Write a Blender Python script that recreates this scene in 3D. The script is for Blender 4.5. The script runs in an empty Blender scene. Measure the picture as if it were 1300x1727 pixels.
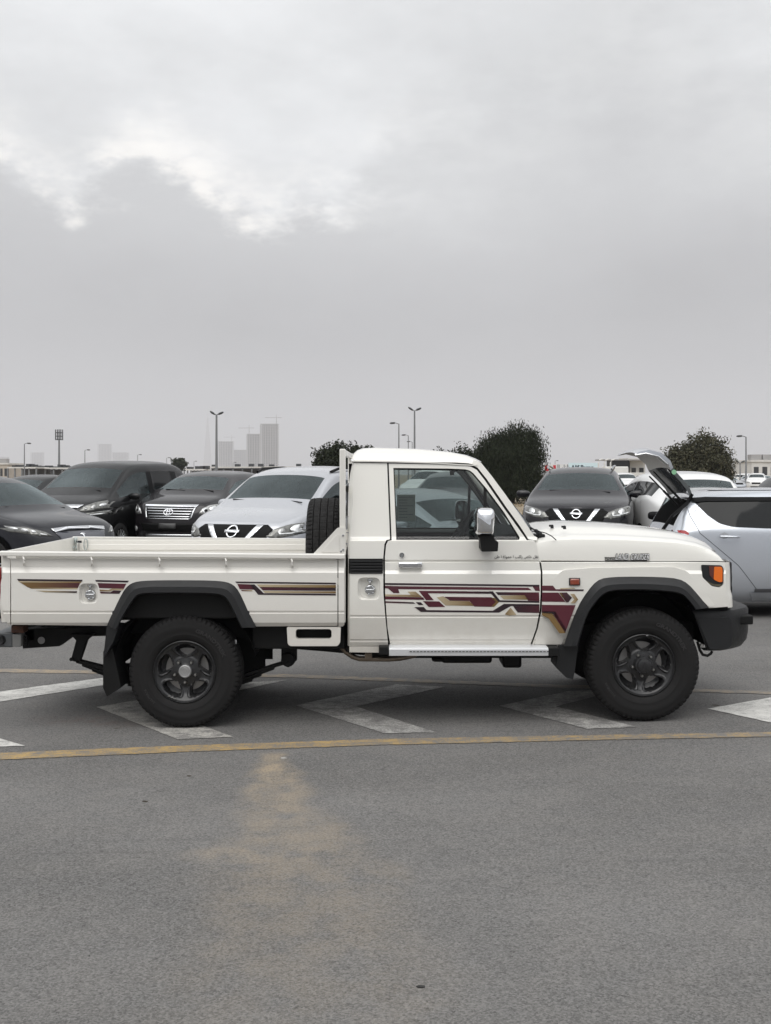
import bpy, bmesh, math, random
from mathutils import Vector, Matrix
from mathutils.bvhtree import BVHTree
random.seed(7)
S = bpy.context.scene
COL = S.collection
R = math.radians
# ---------------------------------------------------------------- camera
F, H0, HC = 1862.0, 800.0, 1.722          # focal length (photo px), horizon row, eye height
cd = bpy.data.cameras.new('camera'); cam = bpy.data.objects.new('camera', cd); COL.objects.link(cam)
cam.location = (0, 0, HC); cam.rotation_euler = (R(90), 0, 0)
cd.sensor_fit = 'VERTICAL'; cd.sensor_height = 36; cd.lens = 36*F/1727; cd.shift_y = -(863.5-H0)/1727
cd.clip_start = .1; cd.clip_end = 30000
S.camera = cam
# ---------------------------------------------------------------- world
SUN_EL, SUN_AZ = R(56), R(196)
wd = bpy.data.worlds.new('World'); S.world = wd; wd.use_nodes = True
nt = wd.node_tree; N = nt.nodes; Lk = nt.links; N.clear()
def nd(t, **k):
    n = N.new(t)
    for a, b in k.items(): setattr(n, a, b)
    return n
def mth(op, a, b=None, c=None, clamp=False):
    n = N.new('ShaderNodeMath'); n.operation = op; n.use_clamp = clamp
    for i, v in enumerate((a, b, c)):
        if v is None: continue
        if isinstance(v, (int, float)): n.inputs[i].default_value = v
        else: Lk.new(v, n.inputs[i])
    return n.outputs[0]
def mrange(v, a, b, c=0, d=1, smooth=True):
    n = N.new('ShaderNodeMapRange'); n.interpolation_type = 'SMOOTHSTEP' if smooth else 'LINEAR'
    Lk.new(v, n.inputs[0])
    for i, q in enumerate((a, b, c, d)):
        if isinstance(q, (int, float)): n.inputs[1+i].default_value = q
        else: Lk.new(q, n.inputs[1+i])
    return n.outputs[0]
def noise(vec, scale, detail=6, rough=.55, dist=0):
    n = N.new('ShaderNodeTexNoise'); n.inputs['Scale'].default_value = scale; n.inputs['Detail'].default_value = detail
    n.inputs['Roughness'].default_value = rough; n.inputs['Distortion'].default_value = dist
    Lk.new(vec, n.inputs['Vector']); return n.outputs[0]
def mixc(f, a, b):
    n = N.new('ShaderNodeMix'); n.data_type = 'RGBA'
    for i, v in ((0, f), (6, a), (7, b)):
        if isinstance(v, tuple): n.inputs[i].default_value = (*v, 1)
        elif isinstance(v, (int, float)): n.inputs[i].default_value = v
        else: Lk.new(v, n.inputs[i])
    return n.outputs[2]
tc = nd('ShaderNodeTexCoord'); D = tc.outputs['Generated']
sx = nd('ShaderNodeSeparateXYZ'); Lk.new(D, sx.inputs[0])
az = mth('ARCTAN2', sx.outputs[0], sx.outputs[1])            # 0 straight ahead
el = mth('ARCSINE', sx.outputs[2])
st = nd('ShaderNodeMapping'); st.inputs['Scale'].default_value = (1, 1, 2.1); Lk.new(D, st.inputs[0]); V = st.outputs[0]
n1 = noise(V, 3.2, 9, .56); n2 = noise(V, 9, 9, .62); n3 = noise(V, 1.5, 4, .5); n4 = noise(V, 24, 6, .6)
# upper edge of the low cloud bank as a function of azimuth (radians) -> elevation (radians)
fc = nd('ShaderNodeFloatCurve'); Lk.new(mrange(az, -.4, .4, 0, 1, False), fc.inputs[1])
pts = [(-250,300),(0,292),(35,318),(75,345),(118,352),(160,318),(215,290),(290,285),(330,312),(368,348),(410,370),(440,384),(478,382),(510,362),(560,362),(590,352),(622,318),(690,262),(760,222),(830,200),(930,165),(1000,88),(1060,60),(1120,120),(1200,170),(1300,200),(1500,210)]
cv = fc.mapping.curves[0]
pp = []
for px, py in pts:
    a = math.atan((px-650)/F); e = math.atan((H0-py)/F*math.cos(a)); pp.append(((a+.4)/.8, e))
while len(cv.points) < len(pp): cv.points.new(.5, .5)
pp.sort()
for p, (a, b) in zip(cv.points, pp): p.location = (a, b)
fc.mapping.update()
edge = fc.outputs[0]
pert = mth('ADD', mth('MULTIPLY', mth('SUBTRACT', n2, .5), .085), mth('MULTIPLY', mth('SUBTRACT', n4, .5), .06))
dlt = mth('SUBTRACT', mth('ADD', el, pert), edge)             # > 0 above the bank
soft = mrange(az, -.06, .08, .017, .12)
above = mrange(dlt, mth('MULTIPLY', soft, -1.0), soft)
ahead = mrange(mth('ABSOLUTE', az), .45, .75, 1, 0)
# brightness above the bank: bright just over the edge on the left, greyer veils further up
veil = mrange(n1, .36, .66)
brt = mth('ADD', .82, mth('MULTIPLY', veil, .19))
brt = mth('ADD', brt, mth('MULTIPLY', mth('SUBTRACT', n2, .5), .16))
rim = mth('MULTIPLY', mrange(dlt, 0.0, .07, 1, 0), mrange(az, -.1, .06, 1, 0.15))
rim = mth('MULTIPLY', rim, mrange(n2, .38, .6))
brt = mth('ADD', brt, mth('MULTIPLY', rim, .36))
# inside the bank: lit shoulder near the edge, darker belly lower, paler again near the horizon
belly = mrange(el, .10, .255, .0, 1)
low = mrange(el, .02, .15, 1, 0)
bank = mth('ADD', .53, mth('MULTIPLY', belly, .155))
dim = mth('MULTIPLY', mrange(el, .05, .14), mrange(el, .155, .26, 1, 0))
bank = mth('ADD', bank, mth('MULTIPLY', dim, mth('ADD', -.045, mth('MULTIPLY', mrange(az, .02, .28), -.05))))
bank = mth('ADD', bank, mth('MULTIPLY', low, -.012))
bank = mth('ADD', bank, mth('MULTIPLY', mth('SUBTRACT', n1, .5), .20))
bank = mth('ADD', bank, mth('MULTIPLY', mth('SUBTRACT', n3, .5), .12))
bank = mth('ADD', bank, mth('MULTIPLY', mth('SUBTRACT', n2, .5), mrange(el, .1, .3, .05, .16)))
val = mth('ADD', mth('MULTIPLY', brt, above), mth('MULTIPLY', bank, mth('SUBTRACT', 1, above)))
gen = mth('ADD', .66, mth('MULTIPLY', mth('SUBTRACT', n1, .45), .7))
gen = mth('MULTIPLY', gen, 1.22)
gen = mth('MULTIPLY', gen, mrange(el, .0, .95, .30, 2.0))
gen = mth('MULTIPLY', gen, mrange(sx.outputs[1], -.9, .3, 1.25, 1.0))
val = mth('ADD', mth('MULTIPLY', val, ahead), mth('MULTIPLY', gen, mth('SUBTRACT', 1, ahead)))
tint = mixc(mrange(val, .5, .82), (.975, .98, 1.005), (.98, .995, 1.01))
tint = mixc(mth('MULTIPLY', rim, above), tint, (1.03, 1.0, .95))
mulc = nd('ShaderNodeVectorMath', operation='SCALE'); Lk.new(tint, mulc.inputs[0]); Lk.new(val, mulc.inputs['Scale'])
sky = nd('ShaderNodeTexSky', sky_type='NISHITA', sun_disc=False, sun_elevation=SUN_EL, sun_rotation=SUN_AZ)
sky.air_density = 1.5; sky.dust_density = 5
bg1 = nd('ShaderNodeBackground'); Lk.new(sky.outputs[0], bg1.inputs[0]); bg1.inputs[1].default_value = .06
bg2 = nd('ShaderNodeBackground'); Lk.new(mulc.outputs[0], bg2.inputs[0]); bg2.inputs[1].default_value = 1.0
ms = nd('ShaderNodeMixShader'); ms.inputs[0].default_value = .96
Lk.new(bg1.outputs[0], ms.inputs[1]); Lk.new(bg2.outputs[0], ms.inputs[2])
wo = nd('ShaderNodeOutputWorld'); Lk.new(ms.outputs[0], wo.inputs[0])
# ---------------------------------------------------------------- sun, exposure
sl = bpy.data.lights.new('sun', 'SUN'); sl.energy = 1.35; sl.angle = R(48); sl.color = (1, .965, .92)
so = bpy.data.objects.new('sun', sl); COL.objects.link(so)
so.rotation_euler = Vector((-math.sin(SUN_AZ)*math.cos(SUN_EL), -math.cos(SUN_AZ)*math.cos(SUN_EL), -math.sin(SUN_EL))).to_track_quat('-Z', 'Y').to_euler()
S.view_settings.view_transform = 'Standard'; S.view_settings.look = 'None'
S.view_settings.exposure = 0; S.view_settings.gamma = 1
S.render.engine = 'CYCLES'
S.cycles.use_denoising = True
S.cycles.max_bounces = 8; S.cycles.transparent_max_bounces = 16; S.cycles.volume_bounces = 1
S.cycles.sample_clamp_indirect = 4

# ---------------------------------------------------------------- materials
MATS = {}
def mat(name, col, rough=.5, metal=0., coat=0., var=0., vscale=8., bump=0., bscale=60., dust=0., emit=None, ior=None, spec=None):
    if name in MATS: return MATS[name]
    m = bpy.data.materials.new(name); m.use_nodes = True; t = m.node_tree; b = t.nodes['Principled BSDF']
    b.inputs['Base Color'].default_value = (*col, 1); b.inputs['Roughness'].default_value = rough
    b.inputs['Metallic'].default_value = metal; b.inputs['Coat Weight'].default_value = coat; b.inputs['Coat Roughness'].default_value = .06
    if spec is not None: b.inputs['Specular IOR Level'].default_value = spec
    if ior: b.inputs['IOR'].default_value = ior
    tcn = t.nodes.new('ShaderNodeTexCoord')
    if var > 0:
        nz = t.nodes.new('ShaderNodeTexNoise'); nz.inputs['Scale'].default_value = vscale; nz.inputs['Detail'].default_value = 6; nz.inputs['Roughness'].default_value = .65
        t.links.new(tcn.outputs['Object'], nz.inputs['Vector'])
        r = t.nodes.new('ShaderNodeMapRange'); r.inputs[1].default_value = .3; r.inputs[2].default_value = .7
        r.inputs[3].default_value = 1-var; r.inputs[4].default_value = 1+var; t.links.new(nz.outputs[0], r.inputs[0])
        v = t.nodes.new('ShaderNodeVectorMath'); v.operation = 'SCALE'; v.inputs[0].default_value = col; t.links.new(r.outputs[0], v.inputs['Scale'])
        t.links.new(v.outputs[0], b.inputs['Base Color'])
        r2 = t.nodes.new('ShaderNodeMapRange'); r2.inputs[1].default_value = .3; r2.inputs[2].default_value = .7
        r2.inputs[3].default_value = max(.02, rough*.85); r2.inputs[4].default_value = min(1, rough*1.2); t.links.new(nz.outputs[0], r2.inputs[0])
        t.links.new(r2.outputs[0], b.inputs['Roughness'])
    if bump > 0:
        nz = t.nodes.new('ShaderNodeTexNoise'); nz.inputs['Scale'].default_value = bscale; nz.inputs['Detail'].default_value = 5
        t.links.new(tcn.outputs['Object'], nz.inputs['Vector'])
        bp = t.nodes.new('ShaderNodeBump'); bp.inputs['Strength'].default_value = bump; bp.inputs['Distance'].default_value = .005
        t.links.new(nz.outputs[0], bp.inputs['Height']); t.links.new(bp.outputs[0], b.inputs['Normal'])
    if emit: b.inputs['Emission Color'].default_value = (*emit[:3], 1); b.inputs['Emission Strength'].default_value = emit[3]
    m.diffuse_color = (*col, 1); MATS[name] = m; return m
def glassmat(name, tint, refl=1.0, ior=1.52, rt=(1, 1, 1)):
    if name in MATS: return MATS[name]
    m = bpy.data.materials.new(name); m.use_nodes = True; t = m.node_tree; t.nodes.clear()
    o = t.nodes.new('ShaderNodeOutputMaterial'); mx = t.nodes.new('ShaderNodeMixShader'); tr = t.nodes.new('ShaderNodeBsdfTransparent')
    gl = t.nodes.new('ShaderNodeBsdfGlossy'); fr = t.nodes.new('ShaderNodeFresnel'); fr.inputs[0].default_value = ior
    tr.inputs[0].default_value = (*tint, 1); gl.inputs['Roughness'].default_value = .01; gl.inputs[0].default_value = (refl*rt[0], refl*rt[1], refl*rt[2], 1)
    t.links.new(fr.outputs[0], mx.inputs[0]); t.links.new(tr.outputs[0], mx.inputs[1]); t.links.new(gl.outputs[0], mx.inputs[2]); t.links.new(mx.outputs[0], o.inputs[0])
    MATS[name] = m; return m
def bodypaint(name, col, rough, coat):
    m = mat(name, col, rough, coat=coat); t = m.node_tree; b = t.nodes['Principled BSDF']; L = t.links.new
    tcn = t.nodes.new('ShaderNodeTexCoord'); sp = t.nodes.new('ShaderNodeSeparateXYZ'); L(tcn.outputs['Object'], sp.inputs[0])
    nz = t.nodes.new('ShaderNodeTexNoise'); nz.inputs['Scale'].default_value = 9; nz.inputs['Detail'].default_value = 8; nz.inputs['Roughness'].default_value = .7; L(tcn.outputs['Object'], nz.inputs[0])
    a = t.nodes.new('ShaderNodeMapRange'); L(sp.outputs[2], a.inputs[0]); a.inputs[1].default_value = .50; a.inputs[2].default_value = .86; a.inputs[3].default_value = .55; a.inputs[4].default_value = .02
    c = t.nodes.new('ShaderNodeMath'); c.operation = 'MULTIPLY'; L(a.outputs[0], c.inputs[0]); L(nz.outputs[0], c.inputs[1])
    mx = t.nodes.new('ShaderNodeMix'); mx.data_type = 'RGBA'; L(c.outputs[0], mx.inputs[0]); mx.inputs[6].default_value = (*col, 1); mx.inputs[7].default_value = (.36, .30, .235, 1); L(mx.outputs[2], b.inputs['Base Color'])
    n2_ = t.nodes.new('ShaderNodeTexNoise'); n2_.inputs['Scale'].default_value = 1.6; n2_.inputs['Detail'].default_value = 2; L(tcn.outputs['Object'], n2_.inputs[0])
    bp = t.nodes.new('ShaderNodeBump'); bp.inputs['Strength'].default_value = .25; bp.inputs['Distance'].default_value = .03; L(n2_.outputs[0], bp.inputs['Height']); L(bp.outputs[0], b.inputs['Coat Normal']); return m
M_WHITE = bodypaint('cream_paint', (.74, .725, .675), .28, 1.0)
M_BED = bodypaint('tray_paint', (.70, .683, .64), .42, .6)
M_BLKPL = mat('black_plastic', (.0125, .0128, .0138), .5, spec=.36, var=.12, vscale=30, bump=.12, bscale=400)
M_RUB = mat('tyre_rubber', (.0115, .011, .011), .75, spec=.28, var=.2, vscale=14, bump=.15, bscale=220)
M_RUBL = mat('tyre_letter', (.021, .020, .020), .6)
M_RIM = mat('rim_black', (.018, .018, .019), .34, spec=.45, coat=.15, var=.2, vscale=20)
M_UNDER = mat('underbody_black', (.006, .006, .006), .6, spec=.25, var=.2, vscale=12)
M_DARK = mat('dark_gap', (.003, .003, .003), .9, spec=.05)
M_CHR = mat('chrome', (.80, .81, .83), .07, 1.0)
M_CHR2 = mat('dull_chrome', (.55, .56, .57), .25, 1.0)
M_ALU = mat('step_aluminium', (.66, .67, .68), .35, .25)
M_STEEL = mat('bolt_steel', (.45, .44, .42), .35, 1.0)
M_EXH = mat('exhaust_steel', (.22, .18, .14), .45, .9, var=.25, vscale=15)
M_ORANGE = mat('indicator_orange', (.80, .16, .01), .15, coat=1)
M_AMBR = mat('side_marker_lens', (.24, .045, .02), .2, coat=1)
M_INT = mat('interior_grey', (.055, .057, .058), .8, var=.1)
M_GLASS = glassmat('cab_glass', (.56, .615, .605))
M_GLASSC = glassmat('clear_glass', (.85, .9, .9))
M_PAPER = mat('sticker_paper', (.66, .68, .66), .6)
_t = M_PAPER.node_tree; _tl = _t.nodes.new('ShaderNodeBsdfTranslucent'); _tl.inputs[0].default_value = (.75, .78, .75, 1); _mx = _t.nodes.new('ShaderNodeMixShader'); _mx.inputs[0].default_value = .8
_t.links.new(_t.nodes['Principled BSDF'].outputs[0], _mx.inputs[1]); _t.links.new(_tl.outputs[0], _mx.inputs[2]); _t.links.new(_mx.outputs[0], _t.nodes['Material Output'].inputs[0])
M_PRINT = mat('sticker_print', (.25, .30, .33), .6)
M_TAIL = mat('tail_red', (.35, .012, .015), .15, coat=1)

# ---------------------------------------------------------------- mesh helpers
OFF = Vector((0, 0, 0))
def link(name, me, mats, parent, smooth=True, ang=35, bevel=0, bseg=2, sub=0):
    for m in (mats if isinstance(mats, (list, tuple)) else [mats]): me.materials.append(m)
    if smooth:
        for p in me.polygons: p.use_smooth = True
        me.set_sharp_from_angle(angle=R(ang))
    o = bpy.data.objects.new(name, me); COL.objects.link(o)
    if parent is not None: o.parent = parent
    if bevel:
        b = o.modifiers.new('bevel', 'BEVEL'); b.width = bevel; b.segments = bseg; b.limit_method = 'ANGLE'; b.angle_limit = R(30); b.harden_normals = False
    if sub:
        b = o.modifiers.new('sub', 'SUBSURF'); b.levels = sub; b.render_levels = sub
    return o
class MB:
    def __init__(s): s.v = []; s.f = []; s.m = []
    def add(s, vs, fs, mi=0):
        k = len(s.v); s.v += [Vector(v) for v in vs]; s.f += [[i+k for i in f] for f in fs]; s.m += [mi]*len(fs); return s
    def box(s, a, b, mi=0):
        x0, x1 = sorted((a[0], b[0])); y0, y1 = sorted((a[1], b[1])); z0, z1 = sorted((a[2], b[2]))
        return s.add([(x0,y0,z0),(x1,y0,z0),(x1,y1,z0),(x0,y1,z0),(x0,y0,z1),(x1,y0,z1),(x1,y1,z1),(x0,y1,z1)],
            [(0,3,2,1),(4,5,6,7),(0,1,5,4),(1,2,6,5),(2,3,7,6),(3,0,4,7)], mi)
    def loft(s, rows, closed=False, caps=False, mi=0, flip=False):
        n = len(rows[0]); vs = [p for r in rows for p in r]; fs = []
        for i in range(len(rows)-1):
            for j in range(n if closed else n-1):
                a, b = i*n+j, i*n+(j+1) % n; q = (a, b, b+n, a+n); fs.append(q[::-1] if flip else q)
        if caps:
            c0 = list(range(n)); c1 = [(len(rows)-1)*n+j for j in range(n)]
            fs += [c0, c1[::-1]] if flip else [c0[::-1], c1]
        return s.add(vs, fs, mi)
    def tube(s, pts, r, n=10, mi=0, caps=True):
        pts = [Vector(p) for p in pts]; rows = []; up = Vector((0, 0, 1))
        rr = r if isinstance(r, (list, tuple)) else [r]*len(pts)
        for i, p in enumerate(pts):
            t = (pts[min(i+1, len(pts)-1)]-pts[max(i-1, 0)]).normalized()
            u = up if abs(t.z) < .9 else Vector((1, 0, 0))
            a = t.cross(u).normalized(); b = a.cross(t).normalized()
            rows.append([p+(a*math.cos(2*math.pi*k/n)+b*math.sin(2*math.pi*k/n))*rr[i] for k in range(n)])
        return s.loft(rows, True, caps, mi)
    def lathe(s, prof, c, axis='Y', n=32, mi=0, closed=False, a0=0):
        c = Vector(c); rows = []
        for k in range(n+1 if not closed else n):
            t = a0+2*math.pi*k/n
            row = []
            for (h, r) in prof:
                if axis == 'Y': row.append(c+Vector((r*math.cos(t), h, r*math.sin(t))))
                elif axis == 'X': row.append(c+Vector((h, r*math.cos(t), r*math.sin(t))))
                else: row.append(c+Vector((r*math.cos(t), r*math.sin(t), h)))
            rows.append(row)
        return s.loft(rows, False, False, mi)
    def bm(s):
        b = bmesh.new(); vs = [b.verts.new(v) for v in s.v]; b.verts.index_update()
        for f, m in zip(s.f, s.m):
            try: fc_ = b.faces.new([vs[i] for i in f]); fc_.material_index = m
            except ValueError: pass
        return b
    def build(s, name, mats, parent=None, smooth=True, ang=35, bevel=0, bseg=2, sub=0, merge=1e-5, recalc=True):
        b = s.bm()
        if merge: bmesh.ops.remove_doubles(b, verts=b.verts, dist=merge)
        if recalc: bmesh.ops.recalc_face_normals(b, faces=b.faces)
        for v in b.verts: v.co -= OFF
        me = bpy.data.meshes.new(name); b.to_mesh(me); b.free()
        return link(name, me, mats, parent, smooth, ang, bevel, bseg, sub)
def tag(o, label=None, cat=None, group=None, kind=None):
    if label: o['label'] = label
    if cat: o['category'] = cat
    if group: o['group'] = group
    if kind: o['kind'] = kind
    return o
def empty(name, loc=(0, 0, 0), rz=0, parent=None):
    o = bpy.data.objects.new(name, None); o.empty_display_size = .2; COL.objects.link(o); o.location = loc; o.rotation_euler = (0, 0, rz)
    if parent is not None: o.parent = parent
    return o
def P(px, py, Y): return Vector(((px-650)*Y/F, Y, HC-(py-H0)*Y/F))
def lerp(tab, x):
    if x <= tab[0][0]: return tab[0][1]
    for (a, b), (c, d) in zip(tab, tab[1:]):
        if x <= c: return b+(d-b)*(x-a)/(c-a) if c > a else d
    return tab[-1][1]
def rrect(x0, y0, x1, y1, r, n=4):
    o = []
    for cx, cy, a in ((x1-r, y0+r, -90), (x1-r, y1-r, 0), (x0+r, y1-r, 90), (x0+r, y0+r, 180)):
        for k in range(n+1):
            t = R(a+90*k/n); o.append((cx+r*math.cos(t), cy+r*math.sin(t)))
    return o
def rpoly(pts, r, n=3):
    o = []; m = len(pts)
    for i in range(m):
        a, b, c = Vector(pts[i-1]), Vector(pts[i]), Vector(pts[(i+1) % m])
        d = min(r, (a-b).length*.45, (c-b).length*.45); p = b+(a-b).normalized()*d; q = b+(c-b).normalized()*d
        for k in range(n+1):
            t = k/n; o.append(tuple(p*(1-t)**2+b*2*t*(1-t)+q*t*t))
    return o
def fill2d(poly, holes=(), cuts_y=(), cuts_x=()):
    b = bmesh.new(); ed = []
    for lp in [poly]+list(holes):
        vs = [b.verts.new((p[0], p[1], 0)) for p in lp]
        for i in range(len(vs)): ed.append(b.edges.new((vs[i-1], vs[i])))
    bmesh.ops.triangle_fill(b, edges=ed, use_beauty=True, use_dissolve=False, normal=(0, 0, 1))
    for ax, cuts in ((1, cuts_y), (0, cuts_x)):
        for c in cuts:
            no = (0, 1, 0) if ax else (1, 0, 0); co = (0, c, 0) if ax else (c, 0, 0)
            bmesh.ops.bisect_plane(b, geom=list(b.verts)+list(b.edges)+list(b.faces), dist=1e-4, plane_co=co, plane_no=no)
    return b
YC = 8.465                       # centre plane of the truck
def panel(name, poly, prof, mats, parent, holes=(), thick=.02, off=0., both=False, cuts_x=(), bevel=0, ang=12, colfn=None):
    """a sheet cut to an outline given on the truck's near side; prof gives its distance for every height"""
    pf = prof if isinstance(prof, (list, tuple)) else [(0, prof)]
    ys = [p[1] for p in poly]
    b = fill2d(poly, holes, [c for c, _ in pf if min(ys) < c < max(ys)], cuts_x)
    if thick:
        src = list(b.faces); bd = [e for e in b.edges if len(e.link_faces) == 1]
        mp = {v: b.verts.new((v.co.x, v.co.y, 1)) for v in list(b.verts)}
        for f in src: b.faces.new([mp[v] for v in reversed(f.verts)])
        for e in bd:
            v0, v1 = e.verts; b.faces.new((v0, v1, mp[v1], mp[v0]))
    cl = None
    if colfn: cl = b.loops.layers.float_color.new('Col')
    if cl:
        for f in b.faces:
            for l in f.loops: l[cl] = (*colfn(l.vert.co.x, l.vert.co.y), 1)
    for v in b.verts:
        Y = lerp(pf, v.co.y)+off; q = P(v.co.x, v.co.y, Y)
        if v.co.z > .5: q.y += thick
        v.co = q
    bmesh.ops.recalc_face_normals(b, faces=b.faces)
    if not thick:
        for f in b.faces:
            if f.normal.y > 0: f.normal_flip()
    out = []
    for far in ((False, True) if both else (False,)):
        c = b.copy()
        if far:
            for v in c.verts: v.co.y = 2*YC-v.co.y
            bmesh.ops.reverse_faces(c, faces=c.faces)
        for v in c.verts: v.co -= OFF
        me = bpy.data.meshes.new(name); c.to_mesh(me); c.free()
        pr = parent[1] if (far and isinstance(parent, tuple)) else (parent[0] if isinstance(parent, tuple) else parent)
        out.append(link(name, me, mats, pr, True, ang, bevel))
    b.free()
    return out if both else out[0]
def text(name, s, size, mats, parent, xform, shear=0., depth=.001, bold=0., spacing=1., wide=1.):
    c = bpy.data.curves.new(name, 'FONT'); c.body = s; c.size = size; c.shear = shear; c.extrude = depth; c.offset = bold; c.space_character = spacing
    c.align_x = 'CENTER'; c.resolution_u = 3
    o = bpy.data.objects.new(name, c); COL.objects.link(o)
    me = bpy.data.meshes.new_from_object(o.evaluated_get(bpy.context.evaluated_depsgraph_get()))
    bpy.data.objects.remove(o); bpy.data.curves.remove(c)
    for v in me.vertices: v.co = xform(Vector((v.co.x*wide, v.co.y, v.co.z)))-OFF
    me.materials.clear()
    return link(name, me, mats, parent, False)
# ================================================================ THE PICKUP TRUCK
TR = empty('pickup_truck', (0, YC, 0)); tag(TR, 'cream white single cab pickup truck with maroon and gold stripes parked side-on in front', 'pickup truck')
OFF = Vector((0, YC, 0))
SP = [(770,7.775),(778,7.765),(850,7.705),(905,7.668),(908.5,7.662),(912.5,7.632),(944,7.624),(945.8,7.633),(947.5,7.633),(949,7.622),(962,7.619),(968,7.600),(1000,7.594),(1037,7.602),(1038.5,7.611),(1040.5,7.611),(1042,7.606),(1078,7.644),(1080,7.652),(1083,7.652),(1090,7.668),(1104,7.69)]
BP = [(930,7.602),(957,7.600),(966,7.572),(1030,7.572),(1031.5,7.580),(1033.5,7.580),(1035,7.572),(1050,7.584),(1058,7.612)]
X = lambda px, Y=7.62: (px-650)*Y/F
Z = lambda py, Y=7.62: HC-(py-H0)*Y/F
# ---- cab rear quarter
quarter = [(596.5,779),(652.5,780.5),(657,909.2),(651,911),(648,918),(645.6,940),(645.8,1000),(649,1040),(654,1089),(586,1089.5),(586,960),(587.5,905),(588,863)]
quarter = [(596.5,779.5),(652.6,780.5),(657.6,909.4),(651.5,911),(648.2,918),(646.2,940),(646.4,1000),(649.6,1040),(654.6,1089),(590,1089.5),(590,912.5),(594,850)]
panel('rear_quarter', quarter, SP, M_WHITE, TR, holes=[rrect(588.5,942.5,645.0,967,2), rrect(603,974,641,1012,9)][1:], thick=.025, both=True)
# recess with fuel flap
def recess(name, x0, y0, x1, y1, r, prof, depth, m, shrink=5, far=False):
    o = rrect(x0, y0, x1, y1, r, 5); i1 = rrect(x0+1.3, y0+1.3, x1-1.3, y1-1.3, r-1, 5); i2 = rrect(x0+shrink, y0+shrink, x1-shrink, y1-shrink*.8, r-shrink*.6, 5)
    g = lambda pts, d: [P(x, y, lerp(prof, y)+d) for x, y in pts]
    mb = MB(); mb.loft([g(o, 0), g(i1, depth*.25), g(i2, depth)], closed=True)
    k = len(mb.v)-len(i2); mb.f.append(list(range(k, k+len(i2)))); mb.m.append(0)
    return mb.build(name, m, TR, ang=60)
recess('fuel_recess', 602.6, 973.6, 641.4, 1012.4, 9, SP, .035, M_WHITE)
def fuelcap(cx, cy, Y):
    c = P(cx, cy, Y); m = MB()
    m.lathe([(0, .0), (-.012, .001), (-.012, .03), (-.006, .036), (.004, .037)], c, n=24)
    m.box(c+Vector((-.03, -.024, -.007)), c+Vector((.03, -.01, .007)))
    for k in range(6):
        t = R(60*k+15); m.box(c+Vector((.03*math.cos(t)-.006, -.02, .03*math.sin(t)-.006)), c+Vector((.03*math.cos(t)+.006, -.01, .03*math.sin(t)+.006)))
    m.build('fuel_cap', M_CHR2, TR, bevel=.003)
    m = MB(); m.box(c+Vector((-.018, -.012, .058)), c+Vector((.018, .0, .078))); m.box(c+Vector((-.006, -.016, .04)), c+Vector((.006, -.004, .06)))
    m.build('flap_latch', M_CHR2, TR, bevel=.003)
fuelcap(624, 995, 7.625); 
# side vent
m = MB()
m.box(P(588, 942.5, 7.60), P(645.8, 967.5, 7.60)+Vector((0, .05, 0)))
for k in range(5):
    y = 945.5+k*4.8; a = P(590, y, 7.592); b = P(644.5, y+2.6, 7.592); m.box(a, (b.x, 7.62, b.z), 1)
m.build('side_vent', [M_UNDER, M_BLKPL], TR, bevel=.002)
# ---- rear wall of the cab with rounded corners
rows = []
for py in (779.5, 800, 830, 863, 905, 912.5, 960, 1038, 1089.5):
    Y = lerp(SP, py); c = lerp([(779,596.5),(850,594),(912,590),(1090,590)], py); e = lerp([(779,594),(800,589.5),(840,585.5),(905,586),(1090,585)], py)
    z = P(0, py, Y).z; xs = X(c, Y); xe = X(e, Y+.02)
    half = [(xs, Y), (xs-(xs-xe)*.55, Y+.008), (xs-(xs-xe)*.9, Y+.035), (xe, Y+.075), (xe-.012, YC-.3), (xe-.015, YC)]
    half += [(a, 2*YC-b) for a, b in reversed(half[:-1])]
    rows.append([Vector((a, b, z)) for a, b in half])
MB().loft(rows).build('cab_rear_wall', M_WHITE, TR, ang=50)
m = MB(); m.box((X(586)-.022, YC-.55, 1.33), (X(586)+.02, YC+.55, 1.66)); m.build('rear_window', mat('dark_glass', (.01, .013, .014), .05, coat=1), TR, bevel=.02)
# ---- door with window
seal_o = [(654.2,780),(769,781.6),(794.6,785.2),(805,790.6),(819,808.4),(852.5,857),(876.5,890),(889.5,909.5)]
door = [(655.4,781.6),(769,783.4),(793.8,787),(803.8,792.4),(817.6,810.2),(850.8,858.6),(874.6,891.6),(888.2,911),(901,911.6),(904.2,916),(908,938),(911.8,965),(911.6,1000),(910,1030),(904,1060),(894,1088.6),(658.4,1088.6),(653.6,1060),(651.2,1030),(649.4,1000),(649,940),(651,919),(654.2,912.6),(660.4,911)]
glass = [(663.2,789.2),(757,790.2),(784,791.4),(792,793.4),(798,798),(820,823.6),(850,864),(876.5,906.5),(875.5,910.4),(668.2,910.4)]
dr = panel('door', door, SP, M_WHITE, TR, holes=[glass], thick=.03, both=True)
seal_in = [(665,791),(757,792),(783,793.2),(790.6,795),(796.5,799.6),(818.6,825),(848.4,865.4),(873.6,906.5),(873,908.8),(669.6,908.8)]
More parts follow.
